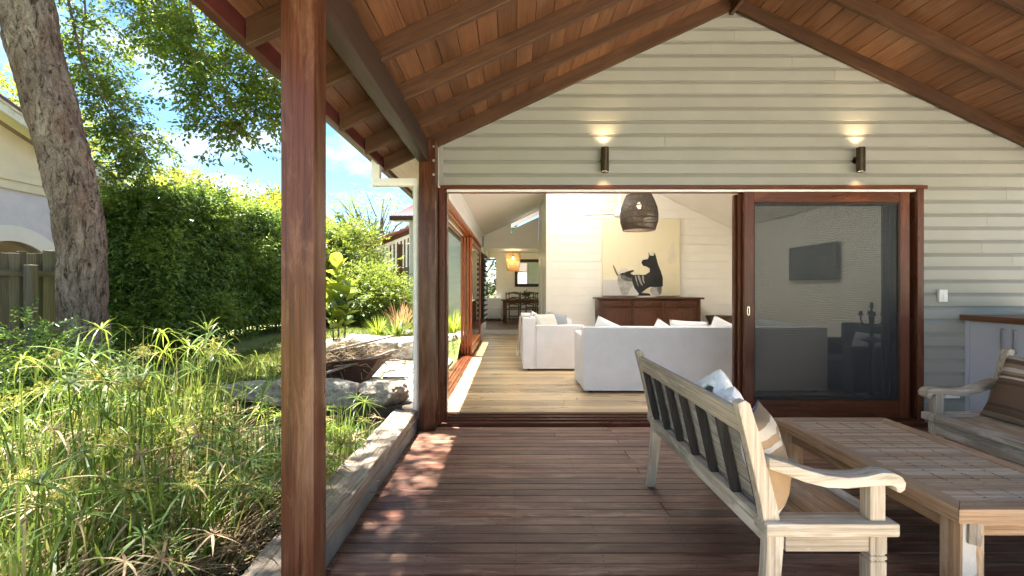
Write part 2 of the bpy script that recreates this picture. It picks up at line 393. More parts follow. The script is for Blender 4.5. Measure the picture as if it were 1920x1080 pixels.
# ------------------------------------------------------------------ deck
def make_deck():
    d = props(thing('deck', 'dark stained timber deck of worn boards under the gabled roof', None, (2.2, 2.1, 0)), kind='structure')
    p = .098; y = 4.745; k = 0; X0, X1 = -.915, 5.6
    joints = [.95, 1.85, 2.75, 3.65, 4.55]
    while y > 1.12:
        cuts = [X0] + sorted(random.sample(joints, random.choice([1, 1, 2]))) + [X1]
        if k == 2: cuts = [X0, .4, 3.2, X1]
        for a, b in zip(cuts, cuts[1:]):
            dz = random.uniform(-.0012, .0012)
            piece('board', (round(b-a-.003, 3), .0925, .022), ((a+b)/2, y-p/2, -.011+dz), 'deck_wood', d, .003)
        y -= p; k += 1
    nm = MB(); yy = 4.745-p/2
    while yy > 1.2:
        for j in range(15):
            x = X0+.03+j*.45
            for s in (-.024, .024):
                cx, cy = x+random.uniform(-.006, .006), yy+s+random.uniform(-.004, .004); r = .0042
                nm.add([(cx+r*math.cos(t*math.pi/3), cy+r*math.sin(t*math.pi/3), .0019) for t in range(6)], [(0, 1, 2, 3, 4, 5)])
        yy -= p
    nm.build('nail_heads', MATS['dark_gap'], d, kind='stuff', fix=False)
    for yj in np.arange(X0+.03, X1, .9): piece('joist', (.05, 3.6, .12), (float(yj), 2.94, -.084), 'charcoal_wood', d, 0)
    piece('edge_board', (.02, 3.65, .13), (-.9275, 2.93, .032), MATS['grey_liner'], d, .003)
make_deck()
# ------------------------------------------------------------------ house shell
WY = 4.865                                    # outer face of the gable wall
RX, RZ, SL = 2.216, 4.175, .466               # ridge, underside of the rafters at the ridge, slope
def zr(x): return RZ-SL*abs(x-RX)
OX0, OX1, OZ = -.675, 4.14, 2.405             # opening in the gable wall
def make_gable():
    w = thing('gable_wall', 'pale grey green weatherboard gable wall around the wide sliding doorway', 'wall', (RX, WY+.06, 0))
    p = .1346; z = 2.409-18*p
    prof = lambda zb, zt: [(WY+.016, zb-.006), (WY, zb-.006), (WY, zb+(zt-zb)*.66), (WY+.021, zt-.003), (WY+.03, zt-.003), (WY+.03, zb-.006)]
    while z < 4.33:
        zb, zt = z, z+p
        spans = []
        if zt > OZ+.02:
            zb2 = zb
            d = (4.30-zb)/SL; d2 = (4.30-zt)/SL
            spans = [(max(-.735, RX-d), max(-.735, RX-max(d2, .01)), min(5.68, RX+d), min(5.68, RX+max(d2, .01)))] if d > .05 else []
        else: spans = [(OX1+.017, OX1+.017, 5.68, 5.68)]
        if spans and random.random() < .6:          # a butt joint somewhere along the board
            a0, a1, b0, b1 = spans[0]; lo_, hi_ = max(a0, a1)+.4, min(b0, b1)-.4
            if hi_ > lo_: j = random.uniform(lo_, hi_); spans = [(a0, a1, j-.0011, j-.0011), (j+.0011, j+.0011, b0, b1)]
        for a0, a1, b0, b1 in spans:
            q = prof(zb, zt); n = len(q); m = MB()
            def xx(a, b, zz): t = min(1, max(0, (zz-zb)/p)); return a+(b-a)*t
            m.add([(xx(a0, a1, zz), yy, zz) for yy, zz in q]+[(xx(b0, b1, zz), yy, zz) for yy, zz in q],
                  [tuple(range(n))[::-1], tuple(range(n, 2*n))]+[(i, (i+1) % n, n+(i+1) % n, n+i) for i in range(n)])
            m.build('weatherboard', MATS['cladding_paint'], w)
        z += p
    # the solid wall behind the boards
    m = MB(); y0, y1 = WY+.032, WY+.11
    m.prism([(-.735, OZ), (5.68, OZ), (5.68, 2.85), (RX, 4.30), (-.735, 2.92)], 1, y0, y1)
    m.prism([(OX1+.02, -.3), (5.68, -.3), (5.68, OZ-.001), (OX1+.02, OZ-.001)], 1, y0, y1)
    m.build('wall_core', MATS['warm_white_paint'], w)
    piece('corner_trim', (.038, .035, .45), (-.716, WY-.006, 2.635), MATS['cladding_paint'], w, .002)
make_gable()
SKY_L = [(5.7, 7.0), (7.4, 8.7), (9.0, 10.2)]; SKY_R = [(5.7, 7.0), (7.4, 8.4)]   # unseen skylights added to brighten the living room, along y
HOLES = [(.55, 1.65, a, b) for a, b in SKY_L]+[(2.75, 3.75, a, b) for a, b in SKY_R]+[(1.25, 2.05, 14.2, 15.2)]
def holed(m, top, xa, xb, ya, yb, th):
    ys = sorted({ya, yb, *(v for h in HOLES for v in h[2:] if ya < v < yb)})
    for y0, y1 in zip(ys, ys[1:]):
        cut = sorted((max(h[0], xa), min(h[1], xb)) for h in HOLES if h[2] <= y0+1e-6 and h[3] >= y1-1e-6 and h[1] > xa and h[0] < xb); x = xa
        for a, b in cut+[(xb, xb)]:
            if a > x+1e-4: m.prism([(x, top(x)), (a, top(a)), (a, top(a)+th), (x, top(x)+th)], 1, y0, y1)
            x = b
def make_roof():
    r = thing('roof', 'gabled timber lined verandah roof with dark red gutter', 'roof', (RX, 3, 4.2))
    th = math.atan(SL); cs = math.cos(th)
    dep = .135
    Y0, Y1 = 1.35, 4.86
    XT = 3.50                                  # horizontal run from ridge to rafter tail
    # lining boards, along the ridge
    n = 26; run = (XT+.05)/n; wd = run/cs
    rafY = [4.83, 4.21, 3.585, 2.96, 2.335, 1.71]
    for sgn in (-1, 1):
        for k in range(n):
            xm = RX+sgn*run*(k+.5); zm = zr(xm)+dep+.010
            cuts = [Y0, random.choice(rafY[1:5]), Y1]
            for a, b in zip(cuts, cuts[1:]):
                if b-a > .05: piece('lining_board', (round(wd-.003, 4), round(b-a-.002, 3), .018), (xm, (a+b)/2, zm), 'lining_wood', r, .0025, (0, sgn*th, 0))
        # rafters
        for y in rafY:
            x0, x1 = RX+sgn*.022, RX+sgn*XT
            h = dep*cs
            bar_obj('rafter', (x0, y, zr(x0)+dep/2), (x1, y, zr(x1)+dep/2), .046, h, 'rafter_wood', r, .003, shear=-math.tan(th))
        # roof sheeting over everything, out over the house behind
        m = MB()
        e = XT+.07
        top = lambda x: zr(x)+dep+.03
        holed(m, top, RX if sgn > 0 else RX-e, RX+e if sgn > 0 else RX, Y0-.03, 15.3, .03)
        m.build('roof_sheet', MATS['roof_metal'], r)
        # soffit of the house eave beyond the gable wall
        for k in range(5):
            a = RX+sgn*(2.995+.109*k)+(0); bq = RX+sgn*(2.995+.109*(k+1)-.003)
            MB().prism([(a, zr(a)+.085), (bq, zr(bq)+.085), (bq, zr(bq)+.100), (a, zr(a)+.100)], 1, WY+.005, 15.2).build('soffit_board', MATS['soffit_paint'], r)
        fx = RX+sgn*(XT+.005); zt = zr(RX+sgn*XT)
        MB().prism([(fx, zt+.035), (fx+sgn*.022, zt+.035), (fx+sgn*.022, zt+dep+.02), (fx, zt+dep+.02)], 1, Y0-.02, 15.25).build('fascia', MATS['gutter_paint'], r, bevel=.003)
        gx = fx+sgn*.024; q = [(gx, zt+.095), (gx+sgn*.095, zt+.085), (gx+sgn*.115, zt+.115), (gx+sgn*.115, zt+.205), (gx+sgn*.106, zt+.205), (gx+sgn*.104, zt+.12), (gx+sgn*.09, zt+.094), (gx+sgn*.006, zt+.104), (gx+sgn*.006, zt+.19), (gx, zt+.19)]
        MB().prism(q, 1, Y0-.02, 15.25).build('gutter', MATS['gutter_paint'], r)
    piece('ridge_board', (.042, Y1-Y0, .21), (RX, (Y0+Y1)/2, RZ+.065), 'rafter_wood', r, .003)
    # barge boards at the open end
    for sgn in (-1, 1):
        bar_obj('barge_board', (RX+sgn*.02, Y0-.02, zr(RX)+.08), (RX+sgn*(XT+.05), Y0-.02, zr(RX+sgn*(XT+.05))+.08), .03, .2, 'rafter_wood', r, .003)
make_roof()
def timber(name, label, cat, x0, x1, y0, y1, z0, z1, mat, bev=.006, group=None):
    o = MB().box(x0, y0, z0, x1, y1, z1).build(name, mat, bevel=bev); return props(o, label, cat, group)
timber('verandah_post', 'tall reddish timber verandah post standing nearest, beside the weathered sleeper', 'post', -.918, -.787, 1.905, 2.035, 0.001, 2.588, 'post_wood', group='verandah posts')
p2 = timber('verandah_post', 'dark timber verandah post against the weatherboard wall behind the white downpipe', 'post', -.897, -.738, 4.62, 4.80, 0.001, 2.80, 'post_wood', group='verandah posts')
bolt = None
for z in (2.735, 2.60, 2.465):
    b = MB().lathe([(0, -.006), (.011, -.006), (.013, 0), (.013, .004)], 10)
    o = b.build('bolt', MATS['steel'], p2); o.location = Vector((-.752, 4.614, z))-wpos(p2); o.rotation_euler = (R(90), 0, 0)
timber('verandah_beam', 'dark brown timber beam running along the posts under the rafters', 'beam', -.905, -.802, 1.36, 4.615, 2.590, 2.792, 'beam_wood')
timber('verandah_post', 'timber verandah post at the right edge of the deck', 'post', 5.36, 5.49, 1.905, 2.035, 0.001, 2.588, 'post_wood', group='verandah posts')
timber('verandah_beam', 'dark timber beam above the outdoor kitchen counter', 'beam', 5.37, 5.473, 1.36, 4.86, 2.590, 2.775, 'beam_wood')
def make_downpipe():
    d = thing('downpipe', 'white round downpipe with a cranked top beside the wall post', 'downpipe', (-.94, 4.72, 0))
    y = 4.73
    MB().box(-1.375, y-.045, 2.44, -1.295, y+.035, 2.64).build('outlet', MATS['pipe_paint'], d, bevel=.004)
    MB().box(-1.377, y-.047, 2.375, -.908, y+.037, 2.449).build('offset_arm', MATS['pipe_paint'], d, bevel=.012)
    MB().tube([(-.942, y, 2.40), (-.942, y, 1.2), (-.942, y, .0)], .033, 20).build('pipe', MATS['pipe_paint'], d, smooth=True)
    for z in (2.31, 1.93, .14): MB().lathe([(.0345, -.03), (.0365, -.028), (.0365, .028), (.0345, .03)], 20, (-.942, y, z)).build('collar', MATS['pipe_paint'], d, smooth=True)
make_downpipe()
# ------------------------------------------------------------------ doorway joinery
FZ = .086                                     # house floor
def make_doorway():
    f = thing('doorway', 'reddish timber frame with tracks around the wide sliding doorway', 'door frame', (1.7, WY, 0))
    y = WY
    piece('head', (OX1-OX0+.10, .15, .036), ((OX0+OX1)/2+.003, y+.045, OZ-.012), 'joinery_wood', f, .004)
    piece('head_track', (OX1-OX0-.03, .040, .022), ((OX0+OX1)/2, y+.012, OZ-.043), MATS['white_plastic'], f, .003)
    piece('head_lining', (OX1-OX0-.03, .03, .026), ((OX0+OX1)/2, y+.062, OZ-.046), 'joinery_wood', f, .003)
    piece('head_track', (OX1-OX0-.03, .030, .016), ((OX0+OX1)/2, y+.096, OZ-.043), MATS['soffit_paint'], f, .003)
    piece('jamb', (.058, .17, OZ-.03), (OX0-.029, y+.038, (OZ-.03)/2), 'joinery_wood', f, .004)
    piece('jamb', (.016, .12, OZ-.055), (OX0+.0085, y+.06, (OZ-.055)/2), 'joinery_wood', f, .003)
    piece('jamb', (.065, .15, OZ-.03), (OX1-.019, y+.045, (OZ-.03)/2), 'joinery_wood', f, .004)
    piece('inner_jamb', (.05, .07, OZ-.06), (OX1-.078, y+.105, (OZ-.06)/2), 'beam_wood', f, .003)
    # stepped sill with grooves
    for k, (yy, ww, zz) in enumerate([(y-.055, .055, .030), (y+.005, .055, .048), (y+.062, .052, .062), (y+.115, .046, .074)]):
        piece('sill', (OX1-OX0+.06, ww, zz+.03), ((OX0+OX1)/2, yy, (zz-.03)/2), 'joinery_wood', f, .004)
    # meeting stile of the glass door that stands behind the screen
make_doorway()
def moire():
    m, nt, b, o = nodes('insect_screen'); nt.nodes.remove(b)
    # wavy moire bands painted into the screen's transparency
    tc = nt.nodes.new('ShaderNodeTexCoord'); n = nt.nodes.new('ShaderNodeTexNoise'); nt.links.new(tc.outputs['Object'], n.inputs['Vector']); n.inputs['Scale'].default_value = 1.6; n.inputs['Detail'].default_value = 2
    w = nt.nodes.new('ShaderNodeTexWave'); w.wave_type = 'BANDS'; w.bands_direction = 'Z'
    ad = nt.nodes.new('ShaderNodeVectorMath'); ad.operation = 'MULTIPLY_ADD'; nt.links.new(n.outputs['Color'], ad.inputs[0]); ad.inputs[1].default_value = (.15, .15, .30); nt.links.new(tc.outputs['Object'], ad.inputs[2])
    nt.links.new(ad.outputs[0], w.inputs['Vector']); w.inputs['Scale'].default_value = 16; w.inputs['Distortion'].default_value = 1.2; w.inputs['Detail'].default_value = 1
    t = nt.nodes.new('ShaderNodeBsdfTransparent')
    nt.links.new(ramp(nt, w.outputs['Fac'], [(0, (.36, .36, .37)), (1, (.45, .45, .46))]), t.inputs[0])
    d = nt.nodes.new('ShaderNodeBsdfDiffuse'); d.inputs[0].default_value = (.06, .065, .068, 1)
    gl = nt.nodes.new('ShaderNodeBsdfGlossy'); gl.inputs['Roughness'].default_value = .3; gl.inputs[0].default_value = (.5, .52, .54, 1)
    m1 = nt.nodes.new('ShaderNodeMixShader'); m1.inputs[0].default_value = .06; nt.links.new(d.outputs[0], m1.inputs[1]); nt.links.new(gl.outputs[0], m1.inputs[2])
    m2 = nt.nodes.new('ShaderNodeMixShader'); m2.inputs[0].default_value = .50; nt.links.new(t.outputs[0], m2.inputs[1]); nt.links.new(m1.outputs[0], m2.inputs[2])
    nt.links.new(m2.outputs[0], o.inputs[0]); MATS['insect_screen'] = m
moire(); glass()
def sliding_panel(name, label, cat, x0, x1, y, z0, z1, st, top, bot, screen, handle=True, th=.042):
    d = thing(name, label, cat, ((x0+x1)/2, y, z0)); zc = (z0+z1)/2; H = z1-z0
    piece('stile', (st, th, H), (x0+st/2, y, zc), 'joinery_wood', d, .004)
    piece('stile', (st, th, H), (x1-st/2, y, zc), 'joinery_wood', d, .004)
    piece('top_rail', (x1-x0-2*st-.002, th-.004, top), ((x0+x1)/2, y, z1-top/2), 'joinery_wood', d, .003)
    piece('bottom_rail', (x1-x0-2*st-.002, th-.004, bot), ((x0+x1)/2, y, z0+bot/2), 'joinery_wood', d, .003)
    bw = .014; xa, xb, za, zb = x0+st, x1-st, z0+bot, z1-top
    for sz, c in (((bw, th-.012, zb-za), (xa+bw/2, y, zc+(bot-top)/2)), ((bw, th-.012, zb-za), (xb-bw/2, y, zc+(bot-top)/2)), ((xb-xa-2*bw-.001, th-.012, bw), ((xa+xb)/2, y, za+bw/2)), ((xb-xa-2*bw-.001, th-.012, bw), ((xa+xb)/2, y, zb-bw/2))):
        piece('bead', sz, c, 'beam_wood', d, .003)
    MB().add([(xa+bw, y, za+bw), (xb-bw, y, za+bw), (xb-bw, y, zb-bw), (xa+bw, y, zb-bw)], [(0, 1, 2, 3)]).build('screen_mesh' if screen else 'glass_pane', MATS['insect_screen' if screen else 'clear_glass'], d, fix=False)
    if handle:
        c = Vector((x0+st*.42, y-th/2, 1.143)); prof = lambda a, b_: [(a*math.cos(t)*1.0, b_*math.sin(t)) for t in np.linspace(0, 2*math.pi, 20, endpoint=False)]
        m = MB(); o1 = [(.011*math.cos(t), .044*max(-1, min(1, 1.25*math.sin(t)))) for t in np.linspace(0, 2*math.pi, 24, endpoint=False)]
        n = len(o1); i1 = [(x*.6, z*.82) for x, z in o1]
        m.add([(c.x+x*1.25, c.y-.004, c.z+z) for x, z in o1]+[(c.x+x*1.25, c.y-.004, c.z+z) for x, z in i1]+[(c.x+x*1.1, c.y+.002, c.z+z) for x, z in i1]+[(c.x+x*1.25, c.y+.001, c.z+z) for x, z in o1],
              [(i, (i+1) % n, n+(i+1) % n, n+i) for i in range(n)]+[(n+i, n+(i+1) % n, 2*n+(i+1) % n, 2*n+i) for i in range(n)]+[(3*n+i, 3*n+(i+1) % n, (i+1) % n, i) for i in range(n)]+[tuple(2*n+i for i in range(n))])
        m.build('flush_handle', MATS['chrome'], d)
    return d
sliding_panel('door', 'reddish timber sliding door with a dark insect screen and flush handle', 'door', 2.35, 4.025, WY+.012, .052, OZ-.056, .098, .105, .185, True)
sliding_panel('door', 'timber framed glass sliding door standing behind the insect screen door', 'door', 2.325, 3.99, WY+.075, .066, OZ-.062, .092, .10, .17, False, False)
sliding_panel('door', 'second timber framed glass sliding door hidden furthest behind the insect screen', 'door', 2.30, 3.96, WY+.135, .076, OZ-.062, .092, .10, .17, False, False)
# ------------------------------------------------------------------ rooms
IL, IR_ = -.79, 4.85                          # inner faces of side walls
BY = 10.5; DY = 13.5; FY = 17.5               # painting wall, doorway wall, dining room's end
def zi(x): return min(3.213+.466*x, 4.978-.48*x)
def make_rooms():
    fl = props(thing('floor', 'pale honey coloured floorboards of the living room', None, (2, 9, FZ)), kind='structure')
    y = 4.99; k = 0
    while y < DY-.02:
        pw = min(.132, DY-.012-y)
        x1 = IR_ if y < BY+.1 else .72
        cut = random.uniform(.2, x1-.6) if x1 > 1 else None
        for a, b in ([(-.98, cut), (cut, x1)] if cut and k % 3 else [(-.98, x1)]):
            piece('floorboard', (round(b-a-.001, 2), round(pw-.0018, 4), .02), ((a+b)/2, y+pw/2, FZ-.01), 'floor_wood', fl, .0012)
        y += .132; k += 1
    MB().box(-1.0, 4.985, -.3, IR_+.2, DY+.2, FZ-.022).build('floor_base', MATS['dark_gap'], fl)
    # dining room floor a step up
    df = props(thing('raised_floor', 'raised timber floor of the dining room with a white riser', None, (1, 15.5, .23)), kind='structure')
    for k in range(28): piece('floorboard', (4.2, .1405, .02), (.95, DY+.03+.071+.142*k, .222), 'dining_wood', df, .001)
    MB().box(-1.1, DY+.012, -.3, 3.1, FY+.2, .211).build('floor_base', MATS['dark_gap'], df)
    piece('riser', (2.2, .022, .150), (.3, DY-.001, FZ+.0755), MATS['white_paint'], df, .003)
    piece('nosing', (2.2, .05, .02), (.3, DY+.004, .2225), 'dining_wood', df, .004)
    # side wall with the opening to the garden
    w = thing('side_wall', 'white lined side wall of the living room above the garden doors', 'wall', (IL, 9, 0))
    zt = zi(IL)+.02
    for k in range(3):
        a = 2.42+k*.155
        piece('lining_board', (.03, DY-4.98, .153), (IL-.015, (DY+4.98)/2, a+.0775), MATS['white_paint'], w, .002)
    piece('end_pier', (.10, .16, 2.34), (-.86, 5.06, 1.25), 'joinery_wood', w, .003) if False else None
    MB().box(-.93, 4.98, 2.42, IL-.032, FY, 3.0).build('wall_core', MATS['cladding_paint'], w)
    MB().box(-.93, 11.75, FZ-.3, IL-.032, DY, 2.418).build('wall_core', MATS['white_paint'], w)
    for k in range(12): piece('lining_board', (.03, DY-11.76, .193), (IL-.015, (DY+11.76)/2, FZ+.10+.195*k), MATS['white_paint'], w, .002)
    # painting wall
    pw_ = thing('painting_wall', 'warm white horizontally lined wall behind the dark sideboard and dog painting', 'wall', (2.8, BY, 0))
    xl = .747; z = FZ; k = 0
    while z < 4.06:
        zb, ztp = z, min(z+.187, 4.08)
        def lim(zz): return max(xl, (zz-3.213)/.466), min(IR_, (4.978-zz)/.48)
        a0, b0 = lim(zb); a1, b1 = lim(ztp)
        if b1-a1 < .02: a1 = b1 = (a0+b0)/2; 
        MB().prism([(a0, zb+.002), (b0, zb+.002), (b1, ztp-.002), (a1, ztp-.002)], 1, BY, BY+.02).build('lining_board', MATS['warm_white_paint'], pw_, bevel=.0015, seg=1)
        z += .187; k += 1
    MB().prism([(xl, FZ), (IR_, FZ), (IR_, zi(IR_)), (RX-.35, 4.05), (xl, zi(xl))], 1, BY+.022, BY+.10).build('wall_core', MATS['warm_white_paint'], pw_)
    piece('skirting', (IR_-xl, .018, .14), ((xl+IR_)/2, BY-.010, FZ+.071), MATS['white_paint'], pw_, .003)
    rw = thing('return_wall', 'white return wall with a door beside the dining doorway', 'wall', (xl+.05, 12, 0))
    MB().box(xl+.004, BY+.105, FZ-.1, xl+.10, DY, 3.7).build('wall_core', MATS['white_paint'], rw)
    piece('door_leaf', (.03, .85, 2.05), (xl-.004, 12.6, FZ+1.03), MATS['white_paint'], rw, .003)
    for zz in (.55, 1.5): piece('door_panel', (.012, .6, .8), (xl-.021, 12.6, FZ+zz), MATS['white_paint'], rw, .005)
    m = MB().tube([(xl-.02, 12.25, 1.1), (xl-.07, 12.25, 1.1), (xl-.07, 12.36, 1.1)], .011, 8); m.build('door_handle', MATS['chrome'], rw, smooth=True)
    # wall with the doorway
    dw = thing('doorway_wall', 'white lined gable wall over the dining room doorway with a sloping slot window', 'wall', (0, DY, 0))
    zh = 2.49
    def row(a, b, f0, f1, z0, z1):
        while z0 < z1-.02:
            zt_ = min(z0+.187, z1)
            MB().prism([(max(a, f0(z0)), z0+.001), (min(b, f1(z0)), z0+.001), (min(b, f1(zt_)), zt_-.001), (max(a, f0(zt_)), zt_-.001)], 1, DY, DY+.022).build('lining_board', MATS['white_paint'], dw, bevel=.0015, seg=1)
            z0 = zt_
    ceil_x = lambda zz: (zz-3.213)/.466
    slot_x = lambda zz: (zz-3.02)/.466         # underside of the slot
    # left of the slot up to the ceiling, then under the slot, then over it
    row(IL, -.03, ceil_x, lambda zz: 9, zh, 3.19)
    row(-.03, xl, slot_x, lambda zz: 9, zh, 3.365)
    MB().prism([(-.03, 3.180), (xl, 3.547), (xl, zi(xl)), (-.03, zi(-.03))], 1, DY, DY+.022).build('lining_board', MATS['white_paint'], dw)
    MB().box(IL, DY+.001, FZ, -.735, DY+.022, zh-.002).build('lining_board', MATS['white_paint'], dw)
    piece('architrave', (1.5, .02, .09), (.0, DY-.011, zh+.045), MATS['white_paint'], dw, .003)
    piece('architrave', (.045, .02, zh-FZ), (-.757, DY-.011, (zh+FZ)/2), MATS['white_paint'], dw, .003)
    MB().add([(-.03, DY+.012, 3.006), (xl, DY+.012, 3.368), (xl, DY+.012, 3.547), (-.03, DY+.012, 3.18)], [(0, 1, 2, 3)]).build('slot_window', MATS['clear_glass'], dw, fix=False)
    # right wall
    rw2 = thing('right_wall', 'white lined right hand wall of the living room behind the screen door', 'wall', (IR_, 7.5, 0))
    for k in range(13): piece('lining_board', (.02, BY-4.98, .193), (IR_+.01, (BY+4.98)/2, FZ+.10+.195*k), MATS['warm_white_paint'], rw2, .002)
    MB().box(IR_+.022, 4.98, FZ-.2, IR_+.11, BY, 2.66).build('wall_core', MATS['warm_white_paint'], rw2)
    # ceiling
    c = props(thing('ceiling', 'white raked ceiling of the living room', None, (2, 9, 3.5)), kind='structure')
    for a, b in ((IL, 1.866), (1.866, IR_)):
        m = MB(); holed(m, zi, a, b, 4.98, DY+.03, .03); m.build('ceiling_sheet', MATS['ceiling_paint'], c)
    # dining room
    dr = thing('dining_wall', 'pale lined end wall of the dining room with a narrow window', 'wall', (.8, FY, 0))
    for k in range(13):
        zb = .232+.187*k; zt_ = zb+.185
        if zt_ > 1.10 and zb < 2.43:
            piece('lining_board', (.22, .02, .185), (-1.06, FY+.01, zb+.0925), MATS['warm_white_paint'], dr, .0015)
            piece('lining_board', (3.48, .02, .185), (1.16, FY+.01, zb+.0925), MATS['warm_white_paint'], dr, .0015)
        else: piece('lining_board', (4.07, .02, .185), (.865, FY+.01, zb+.0925), MATS['warm_white_paint'], dr, .0015)
    piece('window_frame', (.37, .05, .05), (-.765, FY-.006, 2.41), 'cedar_wood', dr, .003); piece('window_frame', (.37, .06, .04), (-.765, FY-.01, 1.09), MATS['white_paint'], dr, .003)
    MB().add([(-.95, FY+.012, 1.1), (-.58, FY+.012, 1.1), (-.58, FY+.012, 2.39), (-.95, FY+.012, 2.39)], [(0, 1, 2, 3)]).build('window_pane', MATS['clear_glass'], dr, fix=False)
    dc = props(thing('dining_ceiling', 'flat white ceiling over the dining room', None, (1, 15.5, 2.68)), kind='structure')
    m = MB(); holed(m, lambda x: 2.66, -1.15, 3.1, DY+.024, FY+.1, .04); m.build('ceiling_sheet', MATS['ceiling_paint'], dc)
    mo, nt, b_, o_ = nodes('opal_pane'); tr = nt.nodes.new('ShaderNodeBsdfTranslucent'); tr.inputs[0].default_value = (.9, .9, .9, 1); mx = nt.nodes.new('ShaderNodeMixShader'); mx.inputs[0].default_value = .9; b_.inputs['Base Color'].default_value = (.8, .8, .8, 1)
    nt.links.new(b_.outputs[0], mx.inputs[1]); nt.links.new(tr.outputs[0], mx.inputs[2]); nt.links.new(mx.outputs[0], o_.inputs[0]); MATS['opal_pane'] = mo
    lab = ['skylight near the doorway on the garden side of the roof', 'middle skylight on the garden side of the roof', 'rear skylight on the garden side of the roof', 'skylight near the doorway on the counter side of the roof', 'rear skylight on the counter side of the roof', 'small skylight over the dining room']
    for k, (xa, xb, ya, yb) in enumerate(HOLES):  # added openings above the view that spread sunlight into the rooms
        s = thing('skylight', 'opal roof '+lab[k], 'skylight', ((xa+xb)/2, (ya+yb)/2, 4)); up = lambda x: zr(x)+.21; lo = (lambda x: 2.662) if k == 5 else (lambda x: zi(x)+.002)
        MB().add([(xa-.03, ya-.03, up(xa-.03)), (xb+.03, ya-.03, up(xb+.03)), (xb+.03, yb+.03, up(xb+.03)), (xa-.03, yb+.03, up(xa-.03))], [(0, 1, 2, 3)]).build('pane', mo, s, fix=False)
        m = MB(); q = [(xa, ya), (xb, ya), (xb, yb), (xa, yb)]
        m.add([(x, y, lo(x)) for x, y in q]+[(x, y, up(x)-.003) for x, y in q], [(i, (i+1) % 4, (i+1) % 4+4, i+4) for i in range(4)]); m.build('shaft', MATS['white_paint'], s, fix=False)
    ds = thing('dining_side_wall', 'white side wall of the dining room on the garden side', 'wall', (-1, 15.5, 0))
    MB().box(-1.17, DY+.024, -.2, -1.10, FY+.1, 2.659).build('wall_core', MATS['white_paint'], ds)
make_rooms()
def make_side_doors():
    # head with tracks over the garden opening, then the stacked panels
    h = thing('garden_doorway', 'orange cedar head and sill tracks of the garden side opening', 'door frame', (-.85, 8.4, 0))
    for x, w_, z, mt in ((-.965, .05, 2.335, 'cedar_wood'), (-.915, .04, 2.352, MATS['white_plastic']), (-.867, .05, 2.335, 'cedar_wood'), (-.815, .05, 2.345, 'cedar_wood'), (-.764, .05, 2.360, 'cedar_wood')):
        piece('head_track', (w_, 6.72, .06), (x, 8.36, z+.03), mt, h, .003)
    for k, x in enumerate((-.955, -.905, -.855, -.805, -.755)):
        piece('sill_track', (.042, 6.72, .03), (x, 8.36, FZ+.004+(.004 if k % 2 else 0)), 'joinery_wood', h, .003)
    piece('sill_track', (.08, 6.72, .2), (-1.022, 8.36, -.02), 'beam_wood', h, .003)
    piece('jamb', (.22, .04, 2.28), (-.855, 4.985+.022, FZ+1.14), 'joinery_wood', h, .003)
    piece('jamb', (.06, .05, 2.22), (-.80, 11.72, FZ+1.135), 'cedar_wood', h, .003)
    labels = ['outermost cedar framed glass panel of the stacked garden doors', 'second cedar framed glass panel in the garden door stack', 'third cedar framed glass panel in the garden door stack', 'innermost cedar framed glass panel with a latch facing the room']
    for k in range(4):
        x = -.945+k*.056; y0 = 9.02+.012*k; y1 = y0+2.6
        d = thing('door', labels[k], 'door', (x, 10.3, FZ+.024), 'stacked garden doors')
        z0, z1 = FZ+.025, 2.332
        piece('stile', (.042, .10, z1-z0), (x, y0+.05, (z0+z1)/2), 'cedar_wood', d, .004)
        piece('stile', (.042, .10, z1-z0), (x, y1-.05, (z0+z1)/2), 'cedar_wood', d, .004)
        piece('top_rail', (.038, y1-y0-.202, .10), (x, (y0+y1)/2, z1-.05), 'cedar_wood', d, .003)
        piece('bottom_rail', (.038, y1-y0-.202, .16), (x, (y0+y1)/2, z0+.08), 'cedar_wood', d, .003)
        MB().add([(x, y0+.1, z0+.16), (x, y1-.1, z0+.16), (x, y1-.1, z1-.1), (x, y0+.1, z1-.1)], [(0, 1, 2, 3)]).build('glass_pane', MATS['clear_glass'], d, fix=False)
        if k == 3:
            piece('latch', (.012, .03, .13), (x+.028, y0+.05, 1.17), MATS['chrome'], d, .003)
            MB().tube([(x+.03, y0+.04, 1.15), (x+.075, y0+.04, 1.15), (x+.075, y0-.02, 1.15)], .009, 8).build('lever', MATS['chrome'], d, smooth=True)
make_side_doors()
